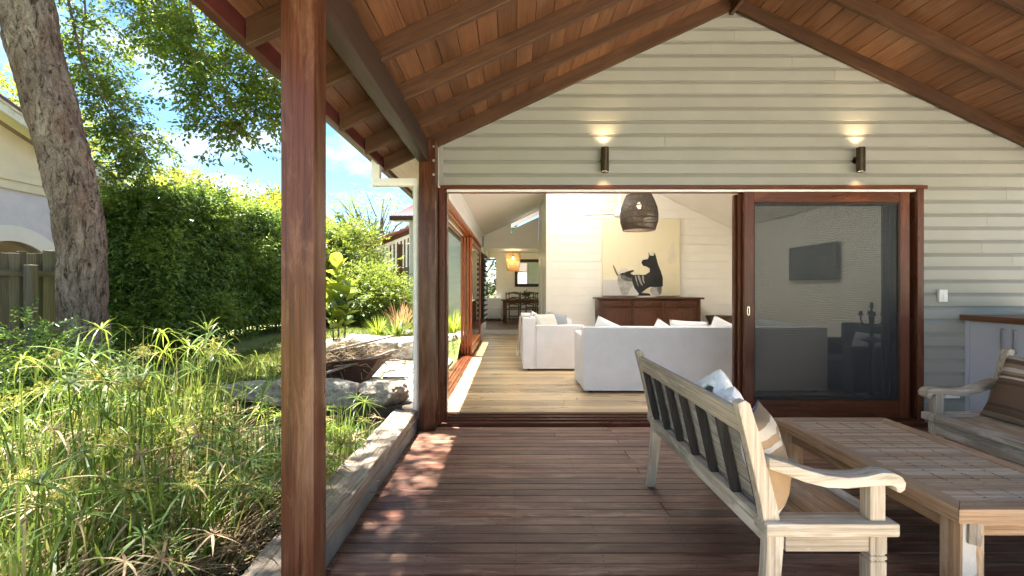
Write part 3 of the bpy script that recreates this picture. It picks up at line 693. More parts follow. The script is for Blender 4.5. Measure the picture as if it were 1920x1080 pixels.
# sconces: short bronze tubes shining up and down the wall
def make_sconce(x, label):
    s = thing('wall_sconce', label, 'wall light', (x, WY-.07, 2.535), 'sconces above the doorway')
    cx, cy = x, WY-.072
    MB().lathe([(.036, 0), (.040, .003), (.040, .118), (.0385, .12), (.0385, .124), (.040, .126), (.040, .241), (.036, .244)], 24, (cx, cy, 2.535), caps=False).build('tube', MATS['bronze'], s, smooth=True)
    MB().lathe([(.031, 0), (.036, .0)], 24, (cx, cy, 2.5345)).build('trim_ring', MATS['bronze'], s)
    MB().box(cx-.012, cy+.036, 2.635, cx+.012, WY+.012, 2.68).build('bracket', MATS['bronze'], s, bevel=.003)
    MB().lathe([(.034, 0), (.034, .02)], 20, (cx, WY-.004, 2.657)).build('wall_plate', MATS['bronze'], s).rotation_euler = (R(90), 0, 0)
    for z, up in ((2.545, -1), (2.77, 1)):
        MB().lathe([(.0345, 0), (.0345, .004)], 20, (cx, cy, z)).build('lens', emis('lamp_lens', (1, .80, .52), .8), s)
        l = bpy.data.lights.new('sconce_beam', 'SPOT'); l.energy = 1.2 if up > 0 else .3; l.color = (1, .70, .36); l.spot_size = R(104); l.spot_blend = 1; l.shadow_soft_size = .02
        o = bpy.data.objects.new('sconce_beam', l); COL.objects.link(o); o.parent = s; o.location = Vector((cx, cy, 2.79 if up > 0 else 2.525))-wpos(s)
        o.rotation_euler = (R(180-3) if up > 0 else R(3), 0, 0)
make_sconce(.928, 'short bronze tube sconce on the weatherboards above the open doorway')
make_sconce(3.483, 'short bronze tube sconce on the weatherboards above the screen door')
def outlet(name, label, cx, cz, w, h, horiz=False):
    s = thing(name, label, 'power point', (cx, WY, cz-h/2))
    MB().box(cx-w/2, WY-.034, cz-h/2, cx+w/2, WY-.0005, cz+h/2).build('cover', MATS['white_plastic'], s, bevel=.006)
    for k in (-1, 0, 1):
        dx, dz = (k*w*.27, 0) if horiz else (0, k*h*.25)
        MB().box(cx+dx-.010, WY-.040, cz+dz-.009, cx+dx+.010, WY-.0342, cz+dz+.009).build('switch', MATS['white_plastic'], s, bevel=.002)
outlet('power_point', 'white weatherproof switch box on the weatherboards beside the screen door', 4.345, 1.297, .085, .125)
outlet('power_point', 'pale outdoor socket low on the weatherboards behind the bench arm', 4.44, .30, .14, .075, True)
def counter():
    c = thing('outdoor_counter', 'blue grey outdoor cabinet with a polished timber top', 'counter', (4.95, 3.3, 0))
    fx = 4.585
    MB().box(4.535, 1.7, 1.05, 5.34, WY-.0005, 1.105).build('counter_top', 'counter_wood', c, bevel=.006)
    plain('cabinet_paint', (.62, .62, .66), .35, .02, 3, .02, 60)
    MB().box(fx+.022, 1.75, .09, 5.31, WY-.001, 1.048).build('carcass', MATS['cabinet_paint'], c)
    MB().box(fx+.06, 1.78, .0, 5.29, WY-.01, .088).build('plinth', MATS['dark_gap'], c)
    piece('end_strip', (.02, .045, .955), (fx+.010, WY-.024, .57), MATS['cabinet_paint'], c, .002)
    y = WY-.05; k = 0
    while y > 2.0:
        wd = .40
        d = piece('door', (.02, wd-.004, .95), (fx+.010, y-wd/2, .57), MATS['cabinet_paint'], c, .003)
        hy = y-wd+.055 if k % 2 == 0 else y-.055
        m = MB().box(fx-.032, hy-.006, .78, fx-.020, hy+.006, 1.0); m.box(fx-.021, hy-.005, .785, fx+.001, hy+.005, .797); m.box(fx-.021, hy-.005, .983, fx+.001, hy+.005, .995)
        m.build('handle', MATS['steel'], d)
        y -= wd; k += 1
counter()
# ------------------------------------------------------------------ cloth
def cloth(name, col, var=.04, bscale=220, bmp=.25, rough=.95, wr=.35):
    if name in MATS: return MATS[name]
    m, nt, b, o = nodes(name); v = coords(nt)
    f = noise_n(nt, v, 5, 5, .6)
    nt.links.new(ramp(nt, f, [(.3, tuple(x*(1-var) for x in col)), (.7, tuple(min(.95, x*(1+var)) for x in col))]), b.inputs['Base Color'])
    b.inputs['Roughness'].default_value = rough; b.inputs['Specular IOR Level'].default_value = .2; b.inputs['Sheen Weight'].default_value = .15
    n1 = noise_n(nt, v, bscale, 3, .6); n2 = noise_n(nt, v, 3.2, 4, .55, .6)
    ma = nt.nodes.new('ShaderNodeMath'); ma.operation = 'MULTIPLY_ADD'; nt.links.new(n2, ma.inputs[0]); ma.inputs[1].default_value = 6*wr; nt.links.new(n1, ma.inputs[2])
    bump(nt, b, ma.outputs[0], bmp, .006); MATS[name] = m; return m
cloth('white_linen', (.80, .79, .81), bmp=.4, wr=.6); cloth('white_cotton', (.82, .81, .80)); cloth('lilac_cotton', (.66, .60, .66)); cloth('grey_cloth', (.30, .33, .36)); cloth('dark_cloth', (.03, .034, .045)); cloth('navy_piping', (.02, .025, .05))
def stripes(name, stops, axis='Z', scale=1.0, off=.5, weave=190):
    m, nt, b, o = nodes(name); tc = nt.nodes.new('ShaderNodeTexCoord'); sp = nt.nodes.new('ShaderNodeSeparateXYZ'); nt.links.new(tc.outputs['Object'], sp.inputs[0])
    v = coords(nt); ma = nt.nodes.new('ShaderNodeMath'); ma.operation = 'MULTIPLY_ADD'; nt.links.new(sp.outputs[axis], ma.inputs[0]); ma.inputs[1].default_value = scale; ma.inputs[2].default_value = off
    m2 = nt.nodes.new('ShaderNodeMath'); m2.operation = 'MULTIPLY_ADD'; nt.links.new(noise_n(nt, v, 7, 4, .6), m2.inputs[0]); m2.inputs[1].default_value = .035; nt.links.new(ma.outputs[0], m2.inputs[2])
    c = ramp(nt, m2.outputs[0], stops)
    for n in nt.nodes:
        if n.type == 'VALTORGB': n.color_ramp.interpolation = 'CONSTANT' if len(stops) > 3 else 'LINEAR'
    w = noise_n(nt, coords(nt, (1, 1, 5)), weave, 2, .6)
    c = mixc(nt, .35, c, mixc(nt, 1.0, c, ramp(nt, w, [(.3, (.45,)*3), (.7, (1.3,)*3)]), 'MULTIPLY'))
    nt.links.new(c, b.inputs['Base Color']); b.inputs['Roughness'].default_value = .95; b.inputs['Specular IOR Level'].default_value = .15
    bump(nt, b, w, .5, .004); MATS[name] = m
br, tn, cr, dk_ = (.17, .105, .066), (.33, .235, .15), (.60, .53, .44), (.11, .075, .055)
stripes('kilim_stripe', [(0, br), (.10, tn), (.16, br), (.24, dk_), (.27, br), (.55, dk_), (.585, br), (.64, cr), (.665, br), (.70, tn), (.74, cr), (.80, tn), (.86, br), (.93, tn)], 'Z', 2.0)
stripes('tan_stripe', [(0, tn), (.12, cr), (.2, (.42, .29, .17)), (.5, (.36, .25, .15)), (.62, cr), (.66, (.40, .27, .16)), (.72, (.62, .54, .42)), (.80, tn), (.9, cr)], 'Z', 2.0)
stripes('throw_stripe', [(0, cr), (.12, (.08, .075, .08)), (.16, cr), (.3, (.35, .2, .14)), (.36, (.7, .66, .6)), (.5, (.1, .1, .11)), (.55, cr), (.7, (.5, .3, .2)), (.75, cr), (.88, (.09, .085, .09)), (.92, (.7, .66, .6))], 'Y', 1.6)
def pillow(name, label, loc, size, th, rz=0, lean=0, roll=0, front='white_cotton', back=None, piping=None, seed=0, sag=0.0, group=None, cat='cushion'):
    """a stuffed square cushion: local x = width, z = height, front faces local -y"""
    t = thing(name, label, cat, loc, group); n = 14; w, h = size
    def half(sgn):
        V = []; F = []
        for j in range(n+1):
            for i in range(n+1):
                u = -1+2*i/n; v = -1+2*j/n
                prof = ((1-abs(u)**2.6)*(1-abs(v)**2.6))**.55
                pin = 1-.07*(1-abs(u*v))*0 -.05*((1-u*u)*abs(v)**3+(1-v*v)*abs(u)**3)
                x = u*w/2*pin; z = v*h/2*pin
                wr = .012*noise.noise(Vector((u*2.2+seed*3.1, v*2.2, sgn*2)))*(1 if prof > 0 else 0)
                y = sgn*(th/2*prof+wr*prof)
                z -= sag*(1-v*v)*abs(v-1)*.5*h*.2
                V.append((x, y, z+h/2)); 
        for j in range(n):
            for i in range(n): F.append((j*(n+1)+i, j*(n+1)+i+1, (j+1)*(n+1)+i+1, (j+1)*(n+1)+i))
        return V, F
    rot = Matrix.Rotation(rz, 3, 'Z') @ Matrix.Rotation(lean, 3, 'X') @ Matrix.Rotation(roll, 3, 'Y')
    for sg, mt, nm in ((-1, front, 'front_cover'), (1, back or front, 'back_cover')):
        V, F = half(sg); m = MB(); m.add(V, F); o = m.build(nm, MATS[mt], None, smooth=True, fix=True, origin=(0, 0, h/2), ang=80)
        o.parent = t; o.location = rot @ Vector((0, 0, h/2)); o.rotation_euler = rot.to_euler()
    if piping:
        pts = []
        for a in np.linspace(0, 4, 41)[:-1]:
            k = int(a); f = -1+2*(a-k); u, v = [(f, -1), (1, f), (-f, 1), (-1, -f)][k]
            pin = 1-.05*((1-u*u)*abs(v)**3+(1-v*v)*abs(u)**3); pts.append((u*w/2*pin, 0, v*h/2*pin+h/2))
        o = MB().tube(pts+[pts[0]], .005, 6).build('piping', MATS[piping], None, smooth=True, origin=(0, 0, h/2)); o.parent = t; o.location = rot @ Vector((0, 0, h/2)); o.rotation_euler = rot.to_euler()
    return t
# ------------------------------------------------------------------ teak bench: local x from back (0) to front, y along it, z up
def rods(m, n, axis, a0, a1, fixed, span, r, seed):
    rd = random.Random(seed)
    for k in range(n):
        t = (k+.5)/n; c = a0+(a1-a0)*t; rr = r*rd.uniform(.85, 1.1); p0, p1 = span; dz = rd.uniform(-.002, .002)
        e0, e1 = fixed(c, dz), fixed(c, dz)
        m.tube([e0[:axis]+(p0+rd.uniform(0, .006),)+e0[axis:], e1[:axis]+(p1-rd.uniform(0, .006),)+e1[axis:]], rr, 6)
def make_bench():
    b = thing('bench', 'weathered pale timber bench seen from behind with dark slatted back', 'bench', (0, 0, 0), 'pair of weathered verandah benches')
    L = 1.49; T = .052; D = .57
    xb = lambda z: .045-.115*max(0, (z-.42)/.52)**1.15*1.0 if z > .42 else .045-.035*((.42-z)/.42)**1.5
    for y in (0, L):
        m = MB(); zs = [0, .15, .3, .42, .55, .7, .83, .935]
        for i, z in enumerate(zs): pass
        q = [(xb(z), z) for z in zs]; wd = [.052, .056, .062, .066, .062, .058, .056, .05]
        poly = [(x, z) for (x, z) in q]+[(q[-1][0]+.03, .948)]+[(x+w_, z) for (x, z), w_ in zip(q[::-1], wd[::-1])]
        m.prism(poly, 1, y-T/2, y+T/2); m.build('rear_leg', 'bench_wood', b, bevel=.006)
    yA, yB = T/2+.001, L-T/2-.001; ym = (yA+yB)/2; yl = yB-yA
    def along(name, z0, z1, dx0, w_, mt='bench_wood'):
        x0, x1 = xb(z0)+dx0, xb(z1)+dx0
        MB().prism([(x0, z0), (x0+w_, z0), (x1+w_, z1), (x1, z1)], 1, yA, yB).build(name, mt, b, bevel=.004)
    along('top_rail', .80, .90, .014, .032); along('bottom_rail', .385, .475, .010, .036)
    for k in range(7):
        y = yA+.016+(yl-.032)*k/6; z0, z1 = .474, .801
        MB().prism([(xb(z0)+.012, z0), (xb(z0)+.052, z0), (xb(z1)+.048, z1), (xb(z1)+.012, z1)], 1, y-.014, y+.014).build('back_slat', 'charcoal_wood', b, bevel=.003)
    m = MB(); rd = random.Random(3)
    for k in range(36):
        z = .50+.30*(k+.5)/36; x = xb(z)+.058
        m.tube([(x+rd.uniform(-.002, .002), yA+.002, z+rd.uniform(-.002, .002)), (x, ym, z+rd.uniform(-.003, .003)), (x+rd.uniform(-.002, .002), yB-.002, z)], .0042, 5)
    m.build('bamboo_back', 'bench_wood', b, kind='stuff', smooth=True)
    # seat
    for y in (-.001, L+.001):
        MB().box(.030, y-.052, .440, .530, y+.052, .490).build('seat_end', 'bench_wood', b, bevel=.008)
        MB().box(.116, y-.024, .372, .434, y+.024, .4385).build('end_apron', 'bench_wood', b, bevel=.004)
    MB().box(.468, .056, .442, .529, L-.056, .489).build('front_rail', 'bench_wood', b, bevel=.007)
    MB().box(.472, .03, .345, .498, L-.03, .4405).build('front_apron', 'bench_wood', b, bevel=.004)
    MB().box(.103, .056, .430, .14, L-.056, .476).build('rear_seat_rail', 'bench_wood', b, bevel=.004)
    m = MB()
    for k in range(44):
        x = .146+.318*(k+.5)/44
        m.tube([(x+rd.uniform(-.001, .001), .06, .474+rd.uniform(-.0015, .0015)), (x, L/2, .473), (x+rd.uniform(-.001, .001), L-.06, .474)], .0046, 5)
    m.build('bamboo_seat', 'table_wood', b, kind='stuff', smooth=True)
    for y in (.35, .75, 1.14): piece('seat_bearer', (.36, .04, .04), (.30, y, .448), 'bench_wood', b, .003)
    for y in (.0, L):
        # turned-groove front leg, arm post, curved arm with scroll
        m = MB(); prof = [(.026, 0), (.029, .03), (.0305, .334), (.0265, .337), (.0265, .341), (.031, .344), (.031, .356), (.0265, .359), (.0265, .363), (.031, .366), (.031, .439)]
        for (a, z0), (c, z1) in zip(prof, prof[1:]):
            m.add([(.465+sx*a, y+sy*a, z0) for sx, sy in ((-1, -1), (1, -1), (1, 1), (-1, 1))]+[(.465+sx*c, y+sy*c, z1) for sx, sy in ((-1, -1), (1, -1), (1, 1), (-1, 1))], [(i, (i+1) % 4, (i+1) % 4+4, i+4) for i in range(4)])
        m.add([(.465+sx*.031, y+sy*.031, .439) for sx, sy in ((-1, -1), (1, -1), (1, 1), (-1, 1))], [(0, 1, 2, 3)])
        m.build('front_leg', 'bench_wood', b, smooth=False)
        MB().box(.435, y-.029, .4905, .493, y+.029, .628).build('arm_post', 'bench_wood', b, bevel=.004)
        top = [(.045, .735), (.12, .716), (.20, .690), (.29, .668), (.38, .659), (.46, .664), (.53, .678), (.58, .676), (.615, .662), (.632, .638), (.628, .612), (.606, .598), (.590, .606), (.588, .622)]
        bot = [(.574, .628), (.52, .627), (.46, .623), (.38, .616), (.29, .620), (.20, .640), (.12, .668), (.045, .690)]
        MB().prism([(.045+(x_-.045)*.885, z_) for x_, z_ in top+bot], 1, y-.040, y+.040).build('armrest', 'bench_wood', b, bevel=.009, ang=40)
    return b
b1 = make_bench(); b1.location = (.925, 1.85, 0)
b2 = dup(b1, (3.47, 3.40, 0), math.pi, 'weathered timber bench in front of the outdoor cabinet, facing left')
# cushions and throw
pillow('cushion', 'tan striped cushion with pale lilac back leaning in the near bench corner', (1.115, 2.00, .478), (.40, .39), .15, rz=R(57), lean=R(-15), front='tan_stripe', back='lilac_cotton', piping='navy_piping', seed=1)
pillow('cushion', 'brown striped woven cushion on the bench beside the outdoor cabinet', (3.27, 3.06, .478), (.54, .44), .17, rz=R(-82), lean=R(-24), roll=R(4), front='kilim_stripe', seed=2)
cloth('white_knit', (.86, .83, .78), bmp=.8, bscale=90, wr=.2)
def throw():
    t = thing('throw', 'white knitted throw bunched over the bench back rail', 'throw', (.99, 2.25, .47))
    V = []; F = []; nu, nv = 70, 40
    for j in range(nv+1):
        for i in range(nu+1):
            u = i/nu; v = j/nv
            y = 2.08+u*.40+.02*math.sin(v*9); s = -.06+v*.42
            edge = .035*math.sin(u*17)+.03*noise.noise(Vector((u*6, v*5, 1)))
            if s < .05: x, z = .900-.0+s*.1, .905+.0*s+.02
            a = min(1, max(0, v/.25)); 
            zt = .888+.04*noise.noise(Vector((u*3, 0, 4)))+.035*math.sin(u*math.pi)
            if v < .25: x = .935+.04*a; z = zt-.05*(1-a)
            else: q = (v-.25)/.75; x = .975+.09*q+.02*math.sin(q*3); z = zt-.30*q-.02*q*q
            k1 = noise.noise(Vector((u*9, v*5, 7))); k2 = noise.noise(Vector((u*24+k1*2, v*14, 3))); V.append((x+edge*.4+.014*k1+.007*k2, y+.012*noise.noise(Vector((u*8, v*8, 1))), z+edge*.45+.018*k1+.009*k2))
    for j in range(nv):
        for i in range(nu): F.append((j*(nu+1)+i, j*(nu+1)+i+1, (j+1)*(nu+1)+i+1, (j+1)*(nu+1)+i))
    o = MB().add(V, F).build('throw_cloth', MATS['white_knit'], t, smooth=True, fix=False, ang=80)
    md = o.modifiers.new('thick', 'SOLIDIFY'); md.thickness = .02
throw()
# ------------------------------------------------------------------ table
def make_table():
    t = thing('table', 'low weathered timber coffee table with bamboo slat top on the deck', 'table', (2.25, 2.71, 0))
    x0, x1, y0, y1 = 1.862, 2.655, 2.0, 3.425; zt, th, bd = .452, .062, .088
    for q, nm in (([(x0, y0), (x1, y0), (x1-bd, y0+bd), (x0+bd, y0+bd)], 0), ([(x1, y0+.001), (x1, y1-.001), (x1-bd, y1-bd), (x1-bd, y0+bd)], 0), ([(x1, y1), (x0, y1), (x0+bd, y1-bd), (x1-bd, y1-bd)], 0), ([(x0, y1-.001), (x0, y0+.001), (x0+bd, y0+bd), (x0+bd, y1-bd)], 0)):
        MB().prism(q, 2, zt-th, zt).build('border', 'table_wood', t, bevel=.006)
    m = MB(); rd = random.Random(5); n = 78; sp = (y1-y0-2*bd)/n
    for k in range(n):
        y = y0+bd+sp*(k+.5)
        z = zt-.008+rd.uniform(-.0022, .0022); m.box(x0+bd+.001+rd.uniform(0, .004), y-sp*.40, z-.012, x1-bd-.001-rd.uniform(0, .004), y+sp*.40, z)
    st = MB()
    for k in range(n):
        for q in (.25, .5, .75): x = x0+bd+(x1-x0-2*bd)*q+rd.uniform(-.003, .003); y = y0+bd+sp*k; st.box(x-.0055, y-sp*.14, zt-.020, x+.0055, y+sp*.14, zt-.0068)
    st.build('stitching', MATS['kilim_thread'], t, kind='stuff')
    o = m.build('bamboo_slats', 'table_wood', t, kind='stuff'); o.data.materials[0] = slat_mat()
    MB().box(x0+bd-.02, y0+bd-.02, zt-.05, x1-bd+.02, y1-bd+.02, zt-.024).build('slat_base', MATS['dark_gap'], t)
    for x, w_ in ((x0+.055, .03), (x1-.085, .03)): MB().box(x, y0+.14, .315, x+w_, y1-.14, zt-th-.001).build('side_apron', 'table_wood', t, bevel=.003)
    for y in (y0+.055, y1-.085): MB().box(x0+.14, y, .315, x1-.14, y+.03, zt-th-.001).build('end_apron', 'table_wood', t, bevel=.003)
    for x in (x0+.035, x1-.137):
        for y in (y0+.03, y1-.132):
            l = MB().box(x, y, 0, x+.102, y+.102, zt-th-.001).build('leg', 'table_wood', t, bevel=.005)
            if x < 2 and y < 2.2:
                plain('worn_white', (.56, .53, .48), .7, .15, 12, .4, 50)
                q = [(.0, .115), (.018, .10), (.03, .13), (.062, .17), (.058, .255), (.063, .33), (.05, .386), (.004, .387)]
                MB().prism([(x+.006+a, c) for a, c in q], 1, y-.0012, y+.001).build('worn_patch', MATS['worn_white'], l)
                MB().prism([(x+.022, .30), (x+.075, .285), (x+.082, .33), (x+.074, .352), (x+.08, .385), (x+.024, .386)], 1, y-.014, y-.0015).build('corbel', 'sleeper_wood', l, bevel=.004)
plain('kilim_thread', (.20, .135, .095), .9)
def slat_mat():
    m, nt, b, o = nodes('bamboo'); g = nt.nodes.new('ShaderNodeNewGeometry'); v = coords(nt, (3, 60, 60))
    c = ramp(nt, g.outputs['Random Per Island'], [(0, (.36, .22, .13)), (.3, (.50, .33, .20)), (.7, (.60, .43, .28)), (1, (.66, .52, .38))])
    f = noise_n(nt, coords(nt, (1, 1.6, 1)), 4, 5, .65)
    c = mixc(nt, ramp(nt, f, [(.48, (0, 0, 0)), (.68, (.55,)*3)]), c, (.40, .325, .26))
    c = mixc(nt, .5, c, mixc(nt, 1, c, ramp(nt, noise_n(nt, v, 2, 4), [(.3, (.55,)*3), (.7, (1.2,)*3)]), 'MULTIPLY'))
    nt.links.new(c, b.inputs['Base Color']); b.inputs['Roughness'].default_value = .6; bump(nt, b, noise_n(nt, v, 2, 4), .3, .003); return m
make_table()
# ------------------------------------------------------------------ living room
def soft_box(m, x0, y0, z0, x1, y1, z1): return m.box(x0, y0, z0, x1, y1, z1)
def sofa(name, label, x0, x1, y0, y1, back, arm_z, back_z, group='white slip covered sofas'):
    """back: 'y-' (back towards the deck) or 'x-' (back towards the garden)"""
    s = thing(name, label, 'sofa', ((x0+x1)/2, (y0+y1)/2, FZ), group)
    z0 = FZ+.028; B = .024; t = .20
    def cov(nm, *b_):
        bm = bmesh.new(); x0_, y0_, z0_, x1_, y1_, z1_ = b_; sz = (x1_-x0_, y1_-y0_, z1_-z0_); ce = ((x0_+x1_)/2, (y0_+y1_)/2, (z0_+z1_)/2)
        bmesh.ops.create_cube(bm, size=1, matrix=Matrix.Diagonal((*sz, 1))); bmesh.ops.bevel(bm, geom=bm.edges[:], offset=min(B, min(sz)*.3), segments=3, profile=.6, affect='EDGES')
        for _ in range(4): 
            bmesh.ops.subdivide_edges(bm, edges=[e for e in bm.edges if e.calc_length() > .11], cuts=1, use_grid_fill=True)
        bmesh.ops.triangulate(bm, faces=[f for f in bm.faces if len(f.verts) > 4]); bm.normal_update()
        for v in bm.verts:
            w = v.co+Vector(ce); k = noise.noise(Vector((w.x*2.2, w.y*2.2, w.z*5)))*.012+noise.noise(Vector((w.x*7, w.y*7, w.z*11)))*.004; v.co += v.normal*k
        me = bpy.data.meshes.new(nm); bm.to_mesh(me); bm.free(); me.shade_smooth(); me.set_sharp_from_angle(angle=R(70)); me.materials.append(MATS['white_linen'])
        o = bpy.data.objects.new(nm, me); COL.objects.link(o); o.parent = s; o.location = Vector(ce)-wpos(s); return o
    if back == 'y-':
        cov('back_cover', x0, y0, z0, x1, y0+t, back_z); cov('arm_cover', x0+.003, y0+t+.002, z0, x0+t, y1, arm_z); cov('arm_cover', x1-t, y0+t+.002, z0, x1-.003, y1, arm_z)
        cov('base_cover', x0+t+.002, y0+t+.002, z0, x1-t-.002, y1-.02, FZ+.32)
        n = 3; w_ = (x1-x0-2*t)/n
        for k in range(n): cov('seat_cushion', x0+t+w_*k+.006, y0+t+.03, FZ+.322, x0+t+w_*(k+1)-.006, y1, FZ+.47)
    else:
        cov('back_cover', x0, y0, z0, x0+t, y1, back_z); cov('arm_cover', x0+t+.002, y0+.003, z0, x1, y0+t, arm_z); cov('arm_cover', x0+t+.002, y1-t, z0, x1, y1-.003, arm_z)
        cov('base_cover', x0+t+.002, y0+t+.002, z0, x1-.02, y1-t-.002, FZ+.32)
        n = 2; w_ = (y1-y0-2*t)/n
        for k in range(n): cov('seat_cushion', x0+t+.03, y0+t+w_*k+.006, FZ+.322, x1, y0+t+w_*(k+1)-.006, FZ+.47)
    def pipe(*q): MB().tube(q, .0065, 6).build('piping', MATS['white_linen'], s, smooth=True)
    if back == 'y-':
        for x in (x0+.006, x1-.006): pipe((x, y0+.006, z0+.01), (x, y0+.006, back_z-.008)); pipe((x, y0+t-.004, z0+.01), (x, y0+t-.004, back_z-.008))
        pipe((x0+.01, y0+.008, back_z-.006), (x1-.01, y0+.008, back_z-.006)); pipe((x0+.01, y0+t-.006, back_z-.006), (x1-.01, y0+t-.006, back_z-.006)); pipe((x0+.01, y0+.001, z0+.012), (x1-.01, y0+.001, z0+.012))
    else:
        pipe((x0+t+.01, y0+.009, arm_z-.006), (x1-.01, y0+.009, arm_z-.006)); pipe((x1-.007, y0+.009, z0+.01), (x1-.007, y0+.009, arm_z-.008)); pipe((x0+.007, y0+.006, z0+.01), (x0+.007, y0+.006, back_z-.008)); pipe((x0+t-.002, y0+.004, z0+.01), (x0+t-.002, y0+.004, back_z-.008)); pipe((x0+.01, y0+.0, z0+.012), (x1-.01, y0+.002, z0+.012))
    for x in (x0+.1, x1-.1):
        for y in (y0+.1, y1-.1): piece('foot', (.05, .05, .05), (x, y, FZ+.025), 'black_paint', s, .004)
    return s
MATS['black_paint']
sofa('sofa', 'long white slip covered sofa standing with its back to the deck', .875, 3.86, 5.87, 6.78, 'y-', .78, .893)
sofa('sofa', 'white slip covered sofa side on beside the garden doors, with a fringed throw', .165, 1.13, 7.46, 9.30, 'x-', .792, .905)
pk = [(1.19, 'leftmost of the white cushions peeking over the long sofa back', .50, 30, .06), (1.93, 'sharp cornered white cushion second from the left over the sofa back', .46, 41, .04), (2.30, 'low white cushion in the middle of the sofa back', .50, 4, -.03), (2.72, 'tilted white cushion right of the middle over the sofa back', .50, 33, .0), (3.02, 'white cushion with a raised corner at the right of the sofa back', .48, 38, .02), (3.45, 'low white cushion at the far right end of the sofa', .50, 10, -.01)]
for k, (x, lb, s_, rl, dz) in enumerate(pk):
    pillow('cushion', lb, (x, 6.23+.03*(k % 2), .556), (s_, s_*.80), .17, lean=R(-12), rz=R((-8, 5, 0, -6, 8, 3)[k]), roll=R(rl*.8), front='white_cotton', seed=k+5, group='white cushions on the long sofa')
pillow('cushion', 'white cushion standing at the back of the side sofa', (.46, 8.05, .556), (.5, .42), .17, rz=R(78), lean=R(-14), roll=R(14), front='white_cotton', seed=21)
pillow('cushion', 'white cushion with dark stitched bands lying on the side sofa arm end', (.62, 7.78, .60), (.44, .40), .15, rz=R(30), lean=R(-30), front='throw_stripe', back='white_cotton', seed=22)
pillow('cushion', 'grey white patterned cushion furthest along the side sofa', (.80, 8.25, .556), (.44, .40), .15, rz=R(35), lean=R(-18), roll=R(10), front='grey_cloth', back='white_cotton', seed=23)
def fringed():
    t = thing('throw', 'fringed multicoloured throw hanging over the back of the side sofa', 'throw', (.15, 7.9, .35))
    V = []; F = []; nu, nv = 16, 26
    for j in range(nv+1):
        for i in range(nu+1):
            u = i/nu; v = j/nv; y = 7.62+u*.46*(1-.25*v)+.05*v; fold = .022*math.sin(u*15+1.5*v)
            if v < .3: q = v/.3; x = .36-.20*q; z = .925+.012*math.sin(q*3)-.03*(1-q)
            else: q = (v-.3)/.7; x = .145-.035*q-abs(fold)*.9; z = .915-.52*q-.06*math.sin(u*3.1)*q
            V.append((x+.3*fold, y, z+.1*fold))
    for j in range(nv):
        for i in range(nu): F.append((j*(nu+1)+i, j*(nu+1)+i+1, (j+1)*(nu+1)+i+1, (j+1)*(nu+1)+i))
    o = MB().add(V, F).build('throw_cloth', MATS['throw_stripe'], t, smooth=True, fix=False, ang=80); o.modifiers.new('thick', 'SOLIDIFY').thickness = .012
    m = MB()
    for k in range(22):
        u = k/21; i = round(u*nu); p = Vector(V[nv*(nu+1)+i]); m.tube([p, p+Vector((-.01+random.uniform(-.01, .01), random.uniform(-.01, .01), -.07))], .004, 4)
    m.build('fringe', MATS['white_cotton'], t, kind='stuff')
fringed()
def sideboard():
    s = thing('sideboard', 'dark carved timber sideboard with three drawers over three doors', 'sideboard', (2.86, 10.2, FZ)); x0, x1, y0, y1 = 1.81, 3.93, 9.98, 10.465; zt = 1.178
    MB().box(x0-.055, y0-.05, zt-.038, x1+.055, y1, zt).build('top', 'buffet_wood', s, bevel=.009)
    MB().box(x0, y0+.012, FZ+.12, x1, y1-.01, zt-.039).build('carcass', 'buffet_wood', s, bevel=.004)
    MB().box(x0-.02, y0-.012, FZ+.05, x1+.02, y1-.008, FZ+.119).build('plinth', 'buffet_wood', s, bevel=.008)
    for x in (x0+.03, x1-.11):
        for y in (y0+.01, y1-.1): MB().lathe([(.04, 0), (.05, .02), (.04, .05)], 12, (x+.04, y+.04, FZ)).build('foot', 'buffet_wood', s, smooth=True)
    xs = [x0+.07, x0+.07+.64, x0+.07+1.32]; w_ = .60
    for k, x in enumerate(xs):
        d = MB().box(x, y0-.010, zt-.20, x+w_, y0+.011, zt-.06).build('drawer', 'buffet_wood', s, bevel=.005)
        MB().box(x+.05, y0-.016, zt-.175, x+w_-.05, y0-.0105, zt-.085).build('drawer_panel', 'buffet_wood', d, bevel=.004)
        MB().box(x+w_/2-.09, y0-.026, zt-.14, x+w_/2+.09, y0-.0165, zt-.115).build('drawer_pull', MATS['bronze'], d, bevel=.004)
        d = MB().box(x, y0-.010, FZ+.14, x+w_, y0+.011, zt-.225).build('door', 'buffet_wood', s, bevel=.005)
        za, zb = FZ+.21, zt-.30; xa, xb = x+.075, x+w_-.075
        top = [(xa+(xb-xa)*t, zb+.035*math.sin(math.pi*t)**2-.03*math.exp(-((t-.12)/.06)**2)-.03*math.exp(-((t-.88)/.06)**2)) for t in np.linspace(0, 1, 25)]
        MB().prism([(xb, za), (xa, za)]+top, 1, y0-.021, y0-.0105).build('door_panel', 'buffet_wood', d, bevel=.006)
        MB().box(x+w_-.035, y0-.022, .62, x+w_-.02, y0-.0105, .78).build('lock_plate', MATS['bronze'], d, bevel=.002)
    for x in (x0+.015, x0+.07+w_+.008, x0+.07+.64+w_+.01, x1-.06):
        MB().box(x, y0-.014, FZ+.13, x+.028, y0+.010, zt-.05).build('pilaster', 'buffet_wood', s, bevel=.005)
    m = MB().tube([(x0-.002, y0+.08, .95), (x0-.03, y0+.09, .90), (x0-.02, y0+.1, .75), (x0-.03, y0+.09, .5), (x0-.01, y0+.08, .3)], .012, 6); m.build('side_carving', 'buffet_wood', s, smooth=True)
sideboard()
